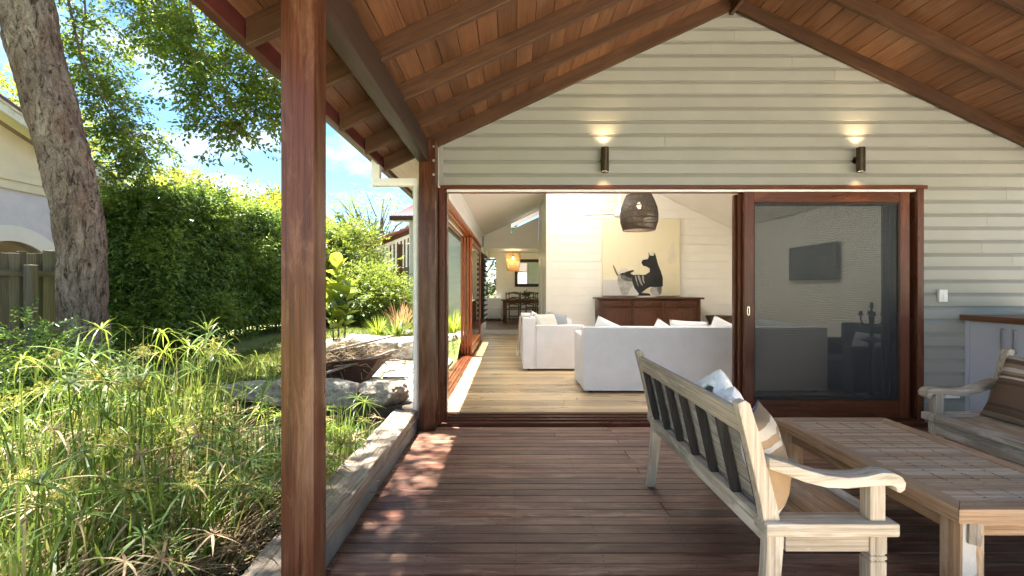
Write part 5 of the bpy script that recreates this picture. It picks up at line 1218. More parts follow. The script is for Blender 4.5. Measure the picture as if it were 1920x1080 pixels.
# ------------------------------------------------------------------ fence, neighbour's house
def fence():
    f = thing('paling_fence', 'weathered grey timber paling fence with mossy posts along the left boundary', 'fence', (-7.32, 9, 0)); y = 3.0; k = 0
    while y < 16:
        h = 1.80+random.uniform(-.025, .025); z = gz(-7.3, y)-.06
        piece('paling', (.018, .143, h), (-7.40+(.012 if k % 2 else -.006), y, z+h/2), 'fence_wood', f, .003, (random.uniform(-.006, .006), 0, 0)); y += .125; k += 1
    for z in (.72, 1.60): piece('rail', (.045, 13.4, .09), (-7.352, 9.6, z), 'fence_wood', f, .004)
    for yy in (4.85, 7.25, 9.65, 12.05, 14.45): piece('post', (.12, .12, 1.85), (-7.265, yy, .80), 'mossy' if False else 'fence_wood', f, .006)
fence()
def neighbour():
    n = thing('neighbour_house', 'pale stuccoed neighbouring house with a raked gable eave and white arch', 'house', (-9.5, 10, 0)); X = -9.0
    plain('stucco', (.60, .56, .60), .9, .07, 5, .9, 55); plain('arch_cream', (.72, .62, .46), .7, .05, 3, .1); plain('cream_trim', (.68, .60, .42), .5, .06, 4, .1); plain('barge_white', (.62, .62, .55), .5, .2, 6, .1); plain('arch_white', (.78, .74, .68), .6, .04, 3, .1)
    rk = lambda y: 4.30-.353*(y-8.44)
    # wall with the arched opening
    cy, cz, ri, ro = 8.62, 1.30, .92, 1.20; A = [(cy+ri*math.cos(t), cz+ri*math.sin(t)) for t in np.linspace(math.pi, 0, 25)]
    m = MB(); m.prism([(4, -.1), (cy-ri-.001, -.1), (cy-ri-.001, cz), (cy-ri-.001, 3.14), (4, 3.14)], 0, X-.2, X); m.prism([(cy+ri+.001, -.1), (12.4, -.1), (12.4, 2.85), (11.6, 3.14), (cy+ri+.001, 3.14)], 0, X-.2, X)
    for (a, za), (b, zb) in zip(A, A[1:]): m.prism([(a, za), (b, zb), (b, 3.139), (a, 3.139)], 0, X-.2, X)
    m.build('wall', MATS['stucco'], n)
    m = MB(); O = [(cy+ro*math.cos(t), cz+ro*math.sin(t)) for t in np.linspace(math.pi, 0, 25)]
    for (a, b), (c, d) in zip(zip(A, A[1:]), zip(O, O[1:])): m.prism([a, b, d, c], 0, X+.002, X+.05)
    m.build('arch_trim', MATS['arch_white'], n)
    MB().box(X-1.2, cy-1.5, -.1, X-.9, cy+1.5, 3.1).build('porch_back', MATS['arch_cream'], n)
    m = MB()
    for (a, za), (b, zb) in zip(A, A[1:]): m.add([(X-.9, a, za), (X-.002, a, za), (X-.002, b, zb), (X-.9, b, zb)], [(0, 1, 2, 3)])
    m.build('arch_soffit', MATS['arch_cream'], n, fix=False)
    MB().box(X-.02, 4, 3.142, X+.045, 11.3, 3.30).build('band', MATS['cream_trim'], n, bevel=.006); MB().box(X-.02, 4, 3.302, X+.075, 10.9, 3.42).build('band', MATS['cream_trim'], n, bevel=.006)
    MB().prism([(4, 3.3), (11.2, 3.3), (11.0, 3.38), (8, 4.42), (4, 4.42)], 0, X-.15, X-.03).build('pediment', MATS['cream_trim'], n)
    y0, y1 = 5.6, 12.6
    q = lambda dz0, dz1: [(y0, rk(y0)+dz0), (y1, rk(y1)+dz0), (y1, rk(y1)+dz1), (y0, rk(y0)+dz1)]
    MB().prism(q(.10, .12), 0, X-.1, X+.36).build('soffit', MATS['cream_trim'], n)
    MB().prism(q(-.04, .10), 0, X+.34, X+.375).build('barge_board', MATS['barge_white'], n); MB().prism(q(.102, .15), 0, X+.33, X+.40).build('barge_mould', MATS['barge_white'], n)
    MB().prism(q(.151, .19), 0, X-4, X+.43).build('roof_sheet', MATS['roof_metal'], n)
    MB().box(X-4, 11.2, -.1, X-.21, 12.4, 2.8).build('side_wall', MATS['stucco'], n)
neighbour()
# ------------------------------------------------------------------ rear wing
def rear_wing():
    w = thing('rear_wing', 'grey weatherboard rear wing with a dusty red corrugated roof', 'house wing', (-2, 14, .2)); Y = 14.0; x0, x1 = -2.92, -.94
    z = .35
    while z < 3.42:
        MB().prism([(Y+.014, z-.004), (Y, z-.004), (Y, z+.10), (Y+.012, z+.148), (Y+.03, z+.148), (Y+.03, z-.004)], 0, x0, x1).build('weatherboard', MATS['wing_paint'], w); z += .15
    MB().box(x0+.01, Y+.031, .2, x1, 17, 3.5).build('wall_core', MATS['wing_paint'], w)
    piece('corner_trim', (.07, .07, 3.2), (x0-.036, Y+.02, 1.9), MATS['wing_paint'], w, .004); piece('base_board', (x1-x0, .04, .2), ((x0+x1)/2, Y+.0, .24), MATS['white_paint'], w, .004)
    m = MB(); N = 40; a, b = -3.42, -.9; V = []; e0, e1 = 3.42, 4.35
    for i in range(N*2+1):
        x = a+(b-a)*i/(N*2); d = .018 if i % 2 else 0; V += [(x, 13.55, e0+d), (min(b, x+.0)+max(0, (a+.9-x))*.0, 15.3, e1+d)]
    V = [(x if y < 14 else max(x, a+.95), y, zz) for x, y, zz in V]
    m.add(V, [(2*i, 2*i+2, 2*i+3, 2*i+1) for i in range(N*2)]); o = m.build('corrugated_roof', MATS['pink_roof_metal'], w, fix=False); o.modifiers.new('thick', 'SOLIDIFY').thickness = .012
    MB().box(a-.02, 13.44, 3.28, b, 13.545, 3.40).build('gutter', MATS['gutter_paint'], w, bevel=.006); MB().box(a, 13.56, 3.30, b, 13.99, 3.32).build('soffit', MATS['soffit_paint'], w)
    p = thing('rear_porch', 'small gabled porch with white battens and dark opening beside the rear wing', 'porch', (-3.6, 16, .3)); Y = 15.6
    for x in np.arange(-4.35, -3.05, .115): piece('batten', (.055, .03, .95), (float(x), Y, 2.25+.30*(float(x)+4.35)), MATS['white_paint'], p, .003)
    bar_obj('barge_board', (-4.75, Y-.05, 2.62), (-3.0, Y-.05, 3.32), .035, .12, 'joinery_wood', p); bar_obj('barge_board', (-4.75, Y-.012, 2.50), (-3.0, Y-.012, 3.2), .035, .10, MATS['white_paint'], p)
    MB().prism([(-4.9, 2.66), (-3.0, 3.42), (-3.0, 3.46), (-4.9, 2.70)], 1, Y-.3, 18).build('roof_sheet', MATS['pink_roof_metal'], p)
    piece('porch_post', (.10, .10, 2.4), (-4.33, Y+.05, 1.4), MATS['white_paint'], p, .005); piece('porch_post', (.14, .14, 2.6), (-3.62, Y+.05, 1.5), 'post_wood', p, .005)
    MB().box(-4.6, 17.8, .2, -3.0, 17.9, 3.0).build('dark_wall', MATS['grey_liner'], p)
    pf = thing('paling_fence', 'grey vertical board fence closing the back of the garden', 'fence', (-6.5, 16.9, .3))
    for k in range(36): piece('paling', (.118, .02, 1.5), (-8.8+.122*k, 16.9+(.01 if k % 2 else 0), 1.08), 'fence_wood', pf, .003)
    for zz in (.7, 1.5): piece('rail', (4.4, .04, .08), (-6.65, 16.945, zz), 'fence_wood', pf, .003)
rear_wing()
# ------------------------------------------------------------------ foliage
leaf_mat('canopy_leaf', (.040, .085, .014), (.15, .215, .030), .5, .35, (.30, .40, .04))
leaf_mat('hedge_leaf', (.034, .085, .020), (.21, .32, .075), .38, .27, (.20, .30, .04))
leaf_mat('lime_leaf', (.08, .14, .018), (.22, .285, .04), .42, .4, (.5, .52, .05))
leaf_mat('bush_leaf', (.045, .09, .014), (.17, .24, .04), .45, .38, (.36, .42, .06))
leaf_mat('olive_leaf', (.07, .085, .025), (.17, .18, .06), .4, .5)
leaf_mat('dark_leaf', (.010, .026, .009), (.045, .085, .024), .25, .3)
leaf_mat('sedge_green', (.045, .105, .018), (.18, .275, .055), .4, .42, (.32, .37, .06))
r_ = [n_ for n_ in MATS['sedge_green'].node_tree.nodes if n_.type == 'VALTORGB'][0].color_ramp; r_.elements[2].position = .86; e_ = r_.elements.new(.885); e_.color = (.40, .31, .15, 1); e_ = r_.elements.new(1); e_.color = (.52, .40, .22, 1)
leaf_mat('sedge_young', (.16, .25, .03), (.30, .38, .06), .5, .4, (.45, .5, .06))
leaf_mat('sedge_dry', (.26, .17, .09), (.58, .45, .28), .3, .7, (.5, .38, .2))
leaf_mat('sedge_flower', (.22, .20, .05), (.42, .38, .13), .3, .7)
leaf_mat('russet_leaf', (.20, .10, .05), (.40, .27, .15), .4, .5, (.5, .3, .15))
def bark_mat():
    m, nt, b, o = nodes('bark'); v = coords(nt, (1, 1, .30), rand=False); v2 = coords(nt, (1, 1, .55), rand=False)
    big = noise_n(nt, v, 4.0, 8, .72, .7); flk = noise_n(nt, v, 17, 9, .78, 1.1); fine = noise_n(nt, v2, 60, 5, .75, .5)
    c = ramp(nt, big, [(.30, (.125, .088, .07)), (.46, (.28, .21, .175)), (.60, (.42, .335, .28)), (.74, (.54, .48, .42))])
    f = ramp(nt, noise_n(nt, v2, 1.9, 5, .6), [(.52, (0, 0, 0)), (.60, (.55,)*3)]); c = mixc(nt, f, c, (.25, .145, .105))
    c = mixc(nt, ramp(nt, flk, [(.40, (.95,)*3), (.50, (0, 0, 0))]), c, (.040, .028, .022))
    c = mixc(nt, ramp(nt, flk, [(.58, (0, 0, 0)), (.66, (.8,)*3)]), c, (.64, .57, .50))
    c = mixc(nt, .55, c, mixc(nt, 1, c, ramp(nt, fine, [(.36, (.35,)*3), (.62, (1.35,)*3)]), 'MULTIPLY'))
    nt.links.new(c, b.inputs['Base Color']); b.inputs['Roughness'].default_value = .92; b.inputs['Specular IOR Level'].default_value = .2
    ma = nt.nodes.new('ShaderNodeMath'); ma.operation = 'MULTIPLY_ADD'; nt.links.new(fine, ma.inputs[0]); ma.inputs[1].default_value = .4; nt.links.new(flk, ma.inputs[2]); bump(nt, b, ma.outputs[0], 1, .05); MATS['bark'] = m
bark_mat(); plain('twig_bark', (.15, .115, .09), .9, .3, 20, .3)
TY = 6.2
def big_tree():
    t = thing('tree', 'big leaning tree with rough grey brown bark beside the fence', 'tree', (-5.5, TY, .1))
    cl = [(168, 745, 150), (164, 700, 128), (162, 650, 119), (158, 600, 116), (155, 500, 117), (146, 400, 121), (123, 300, 124), (98, 200, 131), (68, 100, 134), (48, 0, 136), (25, -120, 140), (10, -260, 120)]
    ctr = np.array([list(P(x, y, TY)) for x, y, w in cl]); rad = np.array([w*TY/900/2*.80 for x, y, w in cl]); ti = np.linspace(0, len(cl)-1, 230); nU = 96; rad *= .79
    C = np.stack([np.interp(ti, np.arange(len(cl)), ctr[:, i]) for i in range(3)], 1); Rr = np.interp(ti, np.arange(len(cl)), rad); V = []
    for i in range(len(ti)):
        for k in range(nU):
            a = 2*math.pi*k/nU; dx, dy = math.cos(a), math.sin(a); q = Vector((dx*Rr[i]*1.0, dy*Rr[i], C[i][2]))
            r = Rr[i]*(1+.05*noise.noise(q*1.7)+.10*max(0, .5-i/40)*math.sin(a*5+1))
            pl = noise.noise(Vector((dx*4.5, dy*4.5, C[i][2]*2.6))); r += .026*max(-.3, min(.4, pl*1.8))+.020*abs(noise.noise(Vector((dx*9, dy*9, C[i][2]*3.2))))+.012*noise.noise(Vector((dx*16, dy*16, C[i][2]*8)))+.008*noise.noise(Vector((dx*34, dy*34, C[i][2]*18)))-.012
            kx = math.exp(-(((a-4.55)/.26)**2+((C[i][2]-2.27)/.13)**2)); r += .05*kx-.075*math.exp(-(((a-4.55)/.10)**2+((C[i][2]-2.27)/.055)**2))
            kx = math.exp(-((((a+.35) % (2*math.pi)-.2)/.3)**2+((C[i][2]-3.15)/.16)**2)); r += .05*kx
            V.append((C[i][0]+dx*r, C[i][1]+dy*r, C[i][2]))
    F = [(i*nU+k, i*nU+(k+1) % nU, (i+1)*nU+(k+1) % nU, (i+1)*nU+k) for i in range(len(ti)-1) for k in range(nU)]
    mesh_np('trunk', V, F, MATS['bark'], t, smooth=True)
    limbs = [([(10, -260, 6.2), (-30, -420, 6.4), (-120, -640, 6.6), (-260, -860, 7)], .24), ([(14, -220, 6.2), (130, -330, 6.1), (300, -420, 5.9), (520, -520, 5.6)], .20), ([(30, -120, 6.2), (90, -260, 6.9), (200, -380, 7.8), (300, -420, 8.8)], .17)]
    for pts, r in limbs: MB().tube([P(*q) for q in pts], [r, r*.8, r*.6, r*.35], 14).build('limb', MATS['bark'], t, smooth=True)
    # hanging branches seen in the picture
    br = [([(110, -150, 6.6), (130, 10, 6.7), (150, 100, 6.8), (185, 170, 6.8), (230, 235, 6.8), (285, 310, 6.9)], .022), ([(150, -140, 7.0), (160, 20, 7.1), (150, 110, 7.1), (200, 200, 7.2), (225, 270, 7.2), (240, 320, 7.3)], .016),
          ([(250, -190, 6.0), (285, 0, 6.1), (310, 60, 6.1), (345, 95, 6.2)], .015), ([(300, -190, 5.9), (325, 0, 5.9), (345, 60, 5.9), (370, 120, 5.9), (400, 195, 5.9)], .015),
          ([(330, -190, 5.7), (360, 30, 5.7), (385, 110, 5.7), (430, 180, 5.8), (480, 225, 5.8)], .014), ([(400, -200, 5.6), (420, 0, 5.6), (455, 70, 5.6), (500, 140, 5.6), (545, 190, 5.7)], .014), ([(440, -180, 6.2), (470, 40, 6.2), (500, 120, 6.2), (530, 210, 6.2)], .013),
          ([(120, 60, 7.3), (170, 150, 7.4), (215, 190, 7.4), (260, 240, 7.5), (300, 330, 7.5)], .012), ([(340, 120, 5.9), (390, 180, 5.9), (415, 230, 5.9), (440, 250, 5.9)], .008), ([(230, -120, 6.9), (250, -20, 7.0), (300, 40, 7.0), (345, 90, 7.0)], .012)]
    SC_, SA = [], []
    for pts, r in br:
        p3 = [P(*q) for q in pts]; n = len(p3); MB().tube(p3, [r*(1-.75*i/(n-1)) for i in range(n)], 7).build('branch', MATS['twig_bark'], t, smooth=True)
        m = MB()
        for k in range(26):
            u = .16+.84*k/26; f = u*(n-1); i = min(int(f), n-2); b = p3[i].lerp(p3[i+1], f-i); d = Vector((random.gauss(0, 1), random.gauss(0, .8), random.gauss(-.15, .55))).normalized(); L = random.uniform(.22, .62); e = b+d*L*.6; e2 = e+(d+Vector((0, 0, -.75))).normalized()*L*.5
            m.tube([b, e, e2], [.004, .003, .0015], 4)
            for w in np.linspace(.15, 1, 7):
                c = b.lerp(e, w*1.6) if w < .62 else e.lerp(e2, (w-.62)/.38)
                SC_.append(list(c)); SA.append([d.x*.6+random.gauss(0, .6), d.y*.6+random.gauss(0, .6), d.z*.3-.35+random.gauss(0, .4)])
        m.build('twigs', MATS['twig_bark'], t, kind='stuff', fix=False)
    # denser leafage beside the trunk and at the top right, and the rest of the crown above the picture
    blobs = [(165, 60, 7.2, .75, 200), (190, 190, 7.3, .62, 210), (245, 265, 7.2, .52, 150), (160, 250, 7.6, .5, 110), (330, 0, 6.4, .45, 60), (450, 120, 5.9, .45, 95), (505, 190, 5.9, .38, 80), (230, 320, 7.4, .40, 70), (430, 225, 6.0, .22, 40), (390, 110, 6.2, .35, 50), (440, 40, 6.3, .5, 80), (500, 70, 6.6, .5, 70)]
    for x, y, Y, r, n in blobs:
        c = P(x, y, Y)
        for _ in range(n):
            d = Vector((random.gauss(0, .5), random.gauss(0, .5), random.gauss(0, .5)))
            if d.length > 1: d *= .8/d.length
            if noise.noise((c+d*r)*2.3) < -.08: continue
            SC_.append(list(c+d*r)); SA.append([random.gauss(0, 1), random.gauss(0, 1), random.gauss(-.3, .6)])
    g = sprays(np.array(SC_), np.array(SA), 7, .20, .072, .50, .85); V, F = leaf_geo(*g, fold=.15)
    mesh_np('crown', V, F, MATS['canopy_leaf'], t, kind='stuff')
    C = []; 
    for cx, cy, cz, rx, rz_, n in ((-6.4, 7.2, 8.4, 2.6, 1.3, 900), (-8.4, 6.0, 8.0, 2.2, 1.2, 650), (-3.0, 3.5, 7.5, 1.45, .8, 1000)):
        d = rng.normal(0, .55, (n, 3)); C.append(np.array([cx, cy, cz])+d*np.array([rx, rx, rz_]))
    C = np.concatenate(C); g = sprays(C, rng.normal(0, 1, C.shape)+np.array([0, 0, -.3]), 7, .30, .12, .5, .85); V, F = leaf_geo(*g, fold=.15); mesh_np('crown', V, F, MATS['canopy_leaf'], t, kind='stuff')
big_tree()
def hedge():
    h = thing('hedge', 'tall dense clipped dark green hedge along the left fence', 'hedge', (-6.2, 11, .2)); C = []; A = []
    def add(x, y, z, nx, ny, nz, n):
        d = np.abs(rng.normal(0, .11, n))
        q = np.stack([x-nx*d, y-ny*d, z-nz*d], 1); keep = []
        off = np.array([.16*noise.noise(Vector((a*1.1, b*1.1, c*1.3)))+.10*noise.noise(Vector((a*3, b*3, c*3))) for a, b, c in q]); q = q+np.array([nx, ny, nz])*(off+rng.normal(0, .05, n))[:, None]
        C.append(q); a = np.array([nx, ny, nz])*.75+rng.normal(0, .5, (n, 3)); a[:, 2] -= .30; A.append(a)
    X, Xb, Y0, Y1, Zt = -5.25, -6.35, 7.35, 15.6, 2.98
    n = 6000; z = rng.uniform(.22, Zt, n); y = Y0+(Y1-Y0)*rng.uniform(0, 1, n)**1.5; add(X-.10*np.abs(z-1.6), y, z, 1, 0, 0, n)
    n = 2600; z = rng.uniform(.3, Zt, n); x = rng.uniform(Xb, X, n); add(x, np.full(n, Y0)+.12*np.abs(z-1.6), z, 0, -1, 0, n)
    n = 2600; y = Y0+(Y1-Y0)*rng.uniform(0, 1, n)**1.4; x = rng.uniform(Xb, X, n); add(x, y, np.full(n, Zt), 0, 0, 1, n)
    C = np.concatenate(C); A = np.concatenate(A); C[:, 2] -= (C[:, 2] > 1)*(C[:, 2]-1)*(.16*np.clip((X-.4-C[:, 0])/1.4, 0, 1)+.10*np.clip((Y0+1.0-C[:, 1])/1.0, 0, 1)); lo = rng.uniform(0, 1, len(C)); keep = ~((C[:, 2] < .9) & (lo < .45)); C = C[keep]; A = A[keep]
    g = sprays(C, A, 8, .23, .074, .48, .8); V, F = leaf_geo(*g, fold=.18); mesh_np('leaf_mass', V, F, MATS['hedge_leaf'], h, kind='stuff')
    # paler sprays in patches, extra brightness of the faces put into leaf colour
    n = 5200; y = Y0+(Y1-Y0)*rng.uniform(0, 1, n)**1.5; z = rng.uniform(.35, Zt, n); q = np.stack([np.full(n, X+.10), y, z], 1); ok = np.array([noise.noise(Vector((1, b*1.5, c_*1.7)))+.4*noise.noise(Vector((4, b*5, c_*5))) > .14 for a_, b, c_ in q]); q = q[ok]; q[:, 0] += np.array([.16*noise.noise(Vector((a_*1.1, b*1.1, c_*1.3)))+.10*noise.noise(Vector((a_*3, b*3, c_*3))) for a_, b, c_ in q])-.04
    n = 1500; x = rng.uniform(Xb, X, n); z = rng.uniform(.35, Zt-.15, n); q2 = np.stack([x, np.full(n, Y0-.08), z], 1); ok = np.array([noise.noise(Vector((a_*1.6, 2, c_*1.7))) > .10 for a_, b, c_ in q2]); q = np.concatenate([q, q2[ok]])
    a_ = rng.normal(0, .55, q.shape)+np.array([.6, -.25, .05]); g = sprays(q, a_, 8, .22, .070, .48, .8); V, F = leaf_geo(*g, fold=.18); leaf_mat('shoot_leaf', (.07, .135, .028), (.27, .37, .08), .42, .3, (.30, .40, .06)); mesh_np('young_shoots', V, F, MATS['shoot_leaf'], h, kind='stuff')
    # yellow green top layer, backlit glow put into its leaf colour
    n = 950; y = rng.uniform(Y0+1.6, Y1, n); x = rng.uniform(Xb, X+.05, n); z = Zt+.08+np.array([.16*noise.noise(Vector((a*1.3, b*1.3, 0))) for a, b in zip(x, y)]); g = sprays(np.stack([x, y, z], 1), rng.normal(0, .5, (n, 3))+np.array([.1, 0, .8]), 7, .2, .055, .46, .75); V, F = leaf_geo(*g); mesh_np('fresh_growth', V, F, MATS['lime_leaf'], h, kind='stuff')
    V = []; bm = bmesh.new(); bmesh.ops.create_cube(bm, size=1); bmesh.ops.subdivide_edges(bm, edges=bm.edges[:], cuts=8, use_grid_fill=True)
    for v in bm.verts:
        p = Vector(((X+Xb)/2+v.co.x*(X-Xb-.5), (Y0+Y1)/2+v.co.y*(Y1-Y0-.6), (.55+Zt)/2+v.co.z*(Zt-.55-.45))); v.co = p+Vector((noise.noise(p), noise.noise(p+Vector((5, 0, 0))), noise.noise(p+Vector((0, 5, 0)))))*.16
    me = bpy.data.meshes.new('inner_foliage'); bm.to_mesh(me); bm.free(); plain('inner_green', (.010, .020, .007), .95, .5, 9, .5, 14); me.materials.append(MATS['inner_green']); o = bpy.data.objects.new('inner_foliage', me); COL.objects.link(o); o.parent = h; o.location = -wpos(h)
    m = MB()
    for k in range(46):
        y = random.uniform(Y0+.1, Y0+5) if k < 34 else random.uniform(Y0+5, Y1-.2); x = X-.45+random.uniform(-.15, .12) if k % 4 else random.uniform(Xb+.2, X-.3); y = y if k % 4 else Y0+.4; m.tube([(x, y, .1), (x+random.uniform(-.1, .1), y+random.uniform(-.1, .1), .8), (x+random.uniform(.0, .3), y+random.uniform(-.3, .2), 1.9)], [.022, .017, .008], 6)
    m.build('stems', MATS['twig_bark'], h, kind='stuff', fix=False)
    sleeper('sleeper', 'low brown log edging the lawn at the hedge foot', (-5.0, 7.6, .14), (-4.35, 11.2, .36), .14, .14, 'sleeper_wood', 6)
hedge()
def crown(name, label, cat, c, rad, n, mat, leaf, trunk=None, nl=7, length=.22, holes=.0, group=None, squash=None, limbs=5, seed=0, droop=-.2):
    """a tree or bush: trunk and limbs, and a crown of leafy twigs in uneven clumps"""
    c = Vector(c); base = Vector((c.x, c.y, gz(c.x, c.y) if c.y < 20 else .1)); t = thing(name, label, cat, base, group); rd = random.Random(seed); cl = []
    for k in range(max(6, int(n/55))):
        d = Vector((rd.gauss(0, 1), rd.gauss(0, 1), rd.gauss(0, 1))).normalized()*rd.uniform(.35, 1)**.5; cl.append(Vector((d.x*rad[0], d.y*rad[1], d.z*rad[2]))+c)
    C = []; A = []; sc = min(rad)*.42
    for q in cl:
        m = int(n/len(cl)); d = rng.normal(0, .5, (m, 3))*sc*np.array([1.25, 1.25, .8]); C.append(np.array(q)+d); o = np.array(q-c); a = d/sc+o/max(.01, np.linalg.norm(o))*.6+rng.normal(0, .5, (m, 3)); a[:, 2] += droop; A.append(a)
    C = np.concatenate(C); A = np.concatenate(A); ok = C[:, 2] > base.z+.03; C = C[ok]; A = A[ok]
    g = sprays(C, A, nl, length, leaf, .5, .8); V, F = leaf_geo(*g); mesh_np('crown', V, F, MATS[mat], t, kind='stuff')
    r = trunk or max(rad)*.04; top = c-Vector((0, 0, rad[2]*.35))
    MB().tube([base-Vector((0, 0, .05)), base.lerp(top, .5)+Vector((rd.uniform(-.1, .1)*rad[0], 0, 0)), top], [r, r*.8, r*.6], 9).build('trunk', MATS['twig_bark'], t, smooth=True)
    for q in cl[:limbs*2]:
        mid = top.lerp(q, .5)+Vector((0, 0, -.05*rad[2])); MB().tube([top, mid, q], [r*.5, r*.3, r*.1], 6).build('limb', MATS['twig_bark'], t, smooth=True)
    return t
crown('shrub', 'low dark glossy shrub in the lower left under the tree', 'shrub', (-5.0, 4.75, .42), (.78, .6, .46), 2000, 'hedge_leaf', .05, .02, length=.16, seed=1)
crown('tree', 'bright yellow green tree top rising over the hedge', 'tree', (-9.2, 15.5, 2.75), (3.2, 2.0, 1.6), 2600, 'lime_leaf', .13, .14, length=.34, seed=2, droop=.3)
crown('tree', 'yellow green tree top over the hedge nearest the post', 'tree', (-8.4, 17.5, 3.0), (1.5, 1.6, 1.7), 1700, 'lime_leaf', .12, .12, length=.32, seed=3, droop=.3)
crown('tree', 'thin olive tree standing far behind the hedge', 'tree', (-16.2, 24, 5.4), (2.2, 2.2, 1.9), 900, 'olive_leaf', .16, .13, length=.4, seed=4)
crown('tree', 'soft pale green tree far beyond the fence, left of the hedge top', 'tree', (-20.5, 27, 5.0), (3.4, 2.5, 2.6), 1500, 'bush_leaf', .2, .16, length=.5, seed=5)
crown('tree', 'sunlit yellow green tree behind the neighbouring house roof', 'tree', (-17.0, 15, 6.3), (3.2, 2.5, 2.3), 1900, 'lime_leaf', .15, .16, length=.4, seed=6)
crown('shrub', 'leafy light green shrub behind the fig by the back fence', 'shrub', (-4.85, 14.2, 1.9), (1.0, .8, 1.35), 2600, 'bush_leaf', .075, .05, length=.24, seed=7)
crown('shrub', 'dense mid green shrub beside the rear porch', 'shrub', (-3.72, 12.8, 1.15), (.75, .7, .95), 2100, 'bush_leaf', .07, .04, length=.22, seed=8)
crown('shrub', 'dark leafy shrub in the shade at the back of the lawn', 'shrub', (-4.9, 13.4, .95), (.8, .6, .65), 1300, 'dark_leaf', .08, .03, length=.22, seed=9)
crown('shrub', 'lime green shrub against the end of the hedge', 'shrub', (-5.4, 12.6, 1.6), (.7, .7, 1.15), 1100, 'lime_leaf', .075, .04, length=.22, seed=10)
crown('tree', 'dark backdrop tree far behind the rear porch', 'tree', (-11, 30, 2.6), (5.0, 2.5, 2.4), 1700, 'bush_leaf', .24, .2, length=.6, seed=12)
crown('tree', 'dark green tree beyond the dining room window', 'tree', (-1.6, 23, 2.2), (2.6, 1.4, 2.2), 1500, 'dark_leaf', .16, .12, length=.4, seed=13)
crown('tree', 'bushy green tree beyond the left boundary fence', 'tree', (-24, 34, 3.5), (8, 3, 4.0), 1800, 'bush_leaf', .32, .25, length=.8, seed=14)
crown('tree', 'rounded dark tree closing the view behind the lawn', 'tree', (-14, 42, 3.0), (9, 3, 3.2), 1600, 'dark_leaf', .36, .25, length=.9, seed=15)
def poinciana():
    c = Vector((-6.6, 22, 4.8)); t = thing('tree', 'spreading flat topped feathery tree behind the rear wing roof', 'tree', (-6.4, 22, .1)); C = []; A = []; rd = random.Random(16); top = Vector((-6.2, 22, 2.9))
    MB().tube([(-6.2, 22, 0), (-6.25, 22, 1.6), top], [.16, .13, .11], 9).build('trunk', MATS['twig_bark'], t, smooth=True)
    for k in range(26):
        a = rd.uniform(0, 6.28); r = rd.uniform(.6, 3.0); e = Vector((-6.5+r*math.cos(a)*.95, 22+r*math.sin(a)*.7, 4.2+1.5*math.sqrt(max(0, 1-(r/3.3)**2))+rd.uniform(-.75, .15))); mid = top.lerp(e, .55)+Vector((rd.uniform(-.25, .25), 0, rd.uniform(-.15, .2)))
        MB().tube([top, top.lerp(mid, .5)+Vector((rd.uniform(-.12, .12), 0, .05)), mid, e], [.055, .042, .03, .01], 6).build('limb', MATS['twig_bark'], t, smooth=True)
        for _ in range(26):
            q = e+Vector((rd.gauss(0, .42), rd.gauss(0, .42), rd.gauss(.05, .11))); C.append(list(q)); A.append([rd.gauss(0, 1), rd.gauss(0, 1), rd.gauss(0, .25)])
    g = sprays(np.array(C), np.array(A), 10, .40, .07, .36, 1.0); V, F = leaf_geo(*g); mesh_np('crown', V, F, MATS['bush_leaf'], t, kind='stuff')
poinciana()
def big_leaf_mesh(L, W, mat, curl=.25, nm='leaf'):
    m = MB(); n = 6; V = []
    for i in range(n+1):
        u = i/n; w = W*math.sin(math.pi*min(1, .12+.86*u)**1.15)**.8*(1 if i < n else .15); z = -curl*L*u*u*.6
        wav = .03*W*math.sin(i*2.3); V += [(-w/2, u*L, z+.16*w+wav), (0, u*L, z), (w/2, u*L, z+.16*w-wav)]
    F = []
    for i in range(n): F += [(3*i, 3*i+1, 3*i+4, 3*i+3), (3*i+1, 3*i+2, 3*i+5, 3*i+4)]
    me = bpy.data.meshes.new(nm); me.from_pydata(V, [], F); me.shade_smooth(); me.materials.append(mat); return me
def fig():
    leaf_mat('fig_leaf', (.16, .24, .03), (.30, .36, .05), .45, .3, (.5, .52, .06)); leaf_mat('fig_leaf_old', (.05, .10, .02), (.10, .16, .03), .3, .3)
    b = Vector((-3.22, 9.0, gz(-3.22, 9.0))); t = thing('fig_plant', 'young fiddle leaf fig with big glossy lime green leaves', 'plant', b); rd = random.Random(2)
    ms = [big_leaf_mesh(.38, .25, MATS['fig_leaf']), big_leaf_mesh(.32, .21, MATS['fig_leaf']), big_leaf_mesh(.32, .22, MATS['fig_leaf_old'])]
    for sx, h in ((-.03, 1.42), (.08, 1.05), (-.12, .85)):
        p = [b+Vector((sx, 0, 0)), b+Vector((sx*1.3, 0, h*.5)), b+Vector((sx*1.8, .02, h))]; MB().tube(p, [.016, .013, .008], 7).build('stem', MATS['twig_bark'], t, smooth=True)
        k = 0; z = .26
        while z < h+.02:
            a = k*2.4+rd.uniform(-.3, .3)+sx*20; el = rd.uniform(.25, .95) if z < h-.15 else rd.uniform(.9, 1.35)
            o = bpy.data.objects.new('leaf', ms[k % 3 if z < h*.7 else k % 2]); COL.objects.link(o); o.parent = t; o.location = Vector((sx*(1+.8*z/h), 0, z)); o.rotation_euler = (el, rd.uniform(-.2, .2), a); s = rd.uniform(.7, 1.05); o.scale = (s, s, s); z += .058; k += 1
    r = thing('stone_planter', 'low round pale stone ring at the foot of the fig', 'planter', b); MB().lathe([(.25, -.10), (.27, .04), (.24, .06), (.19, .05), (.19, -.02)], 24, tuple(b), caps=False).build('ring', MATS['rock'], r, smooth=True); MB().lathe([(.19, .0), (0.0, .015)], 24, tuple(b), caps=False).build('soil_fill', MATS['soil'], r, fix=False)
fig()
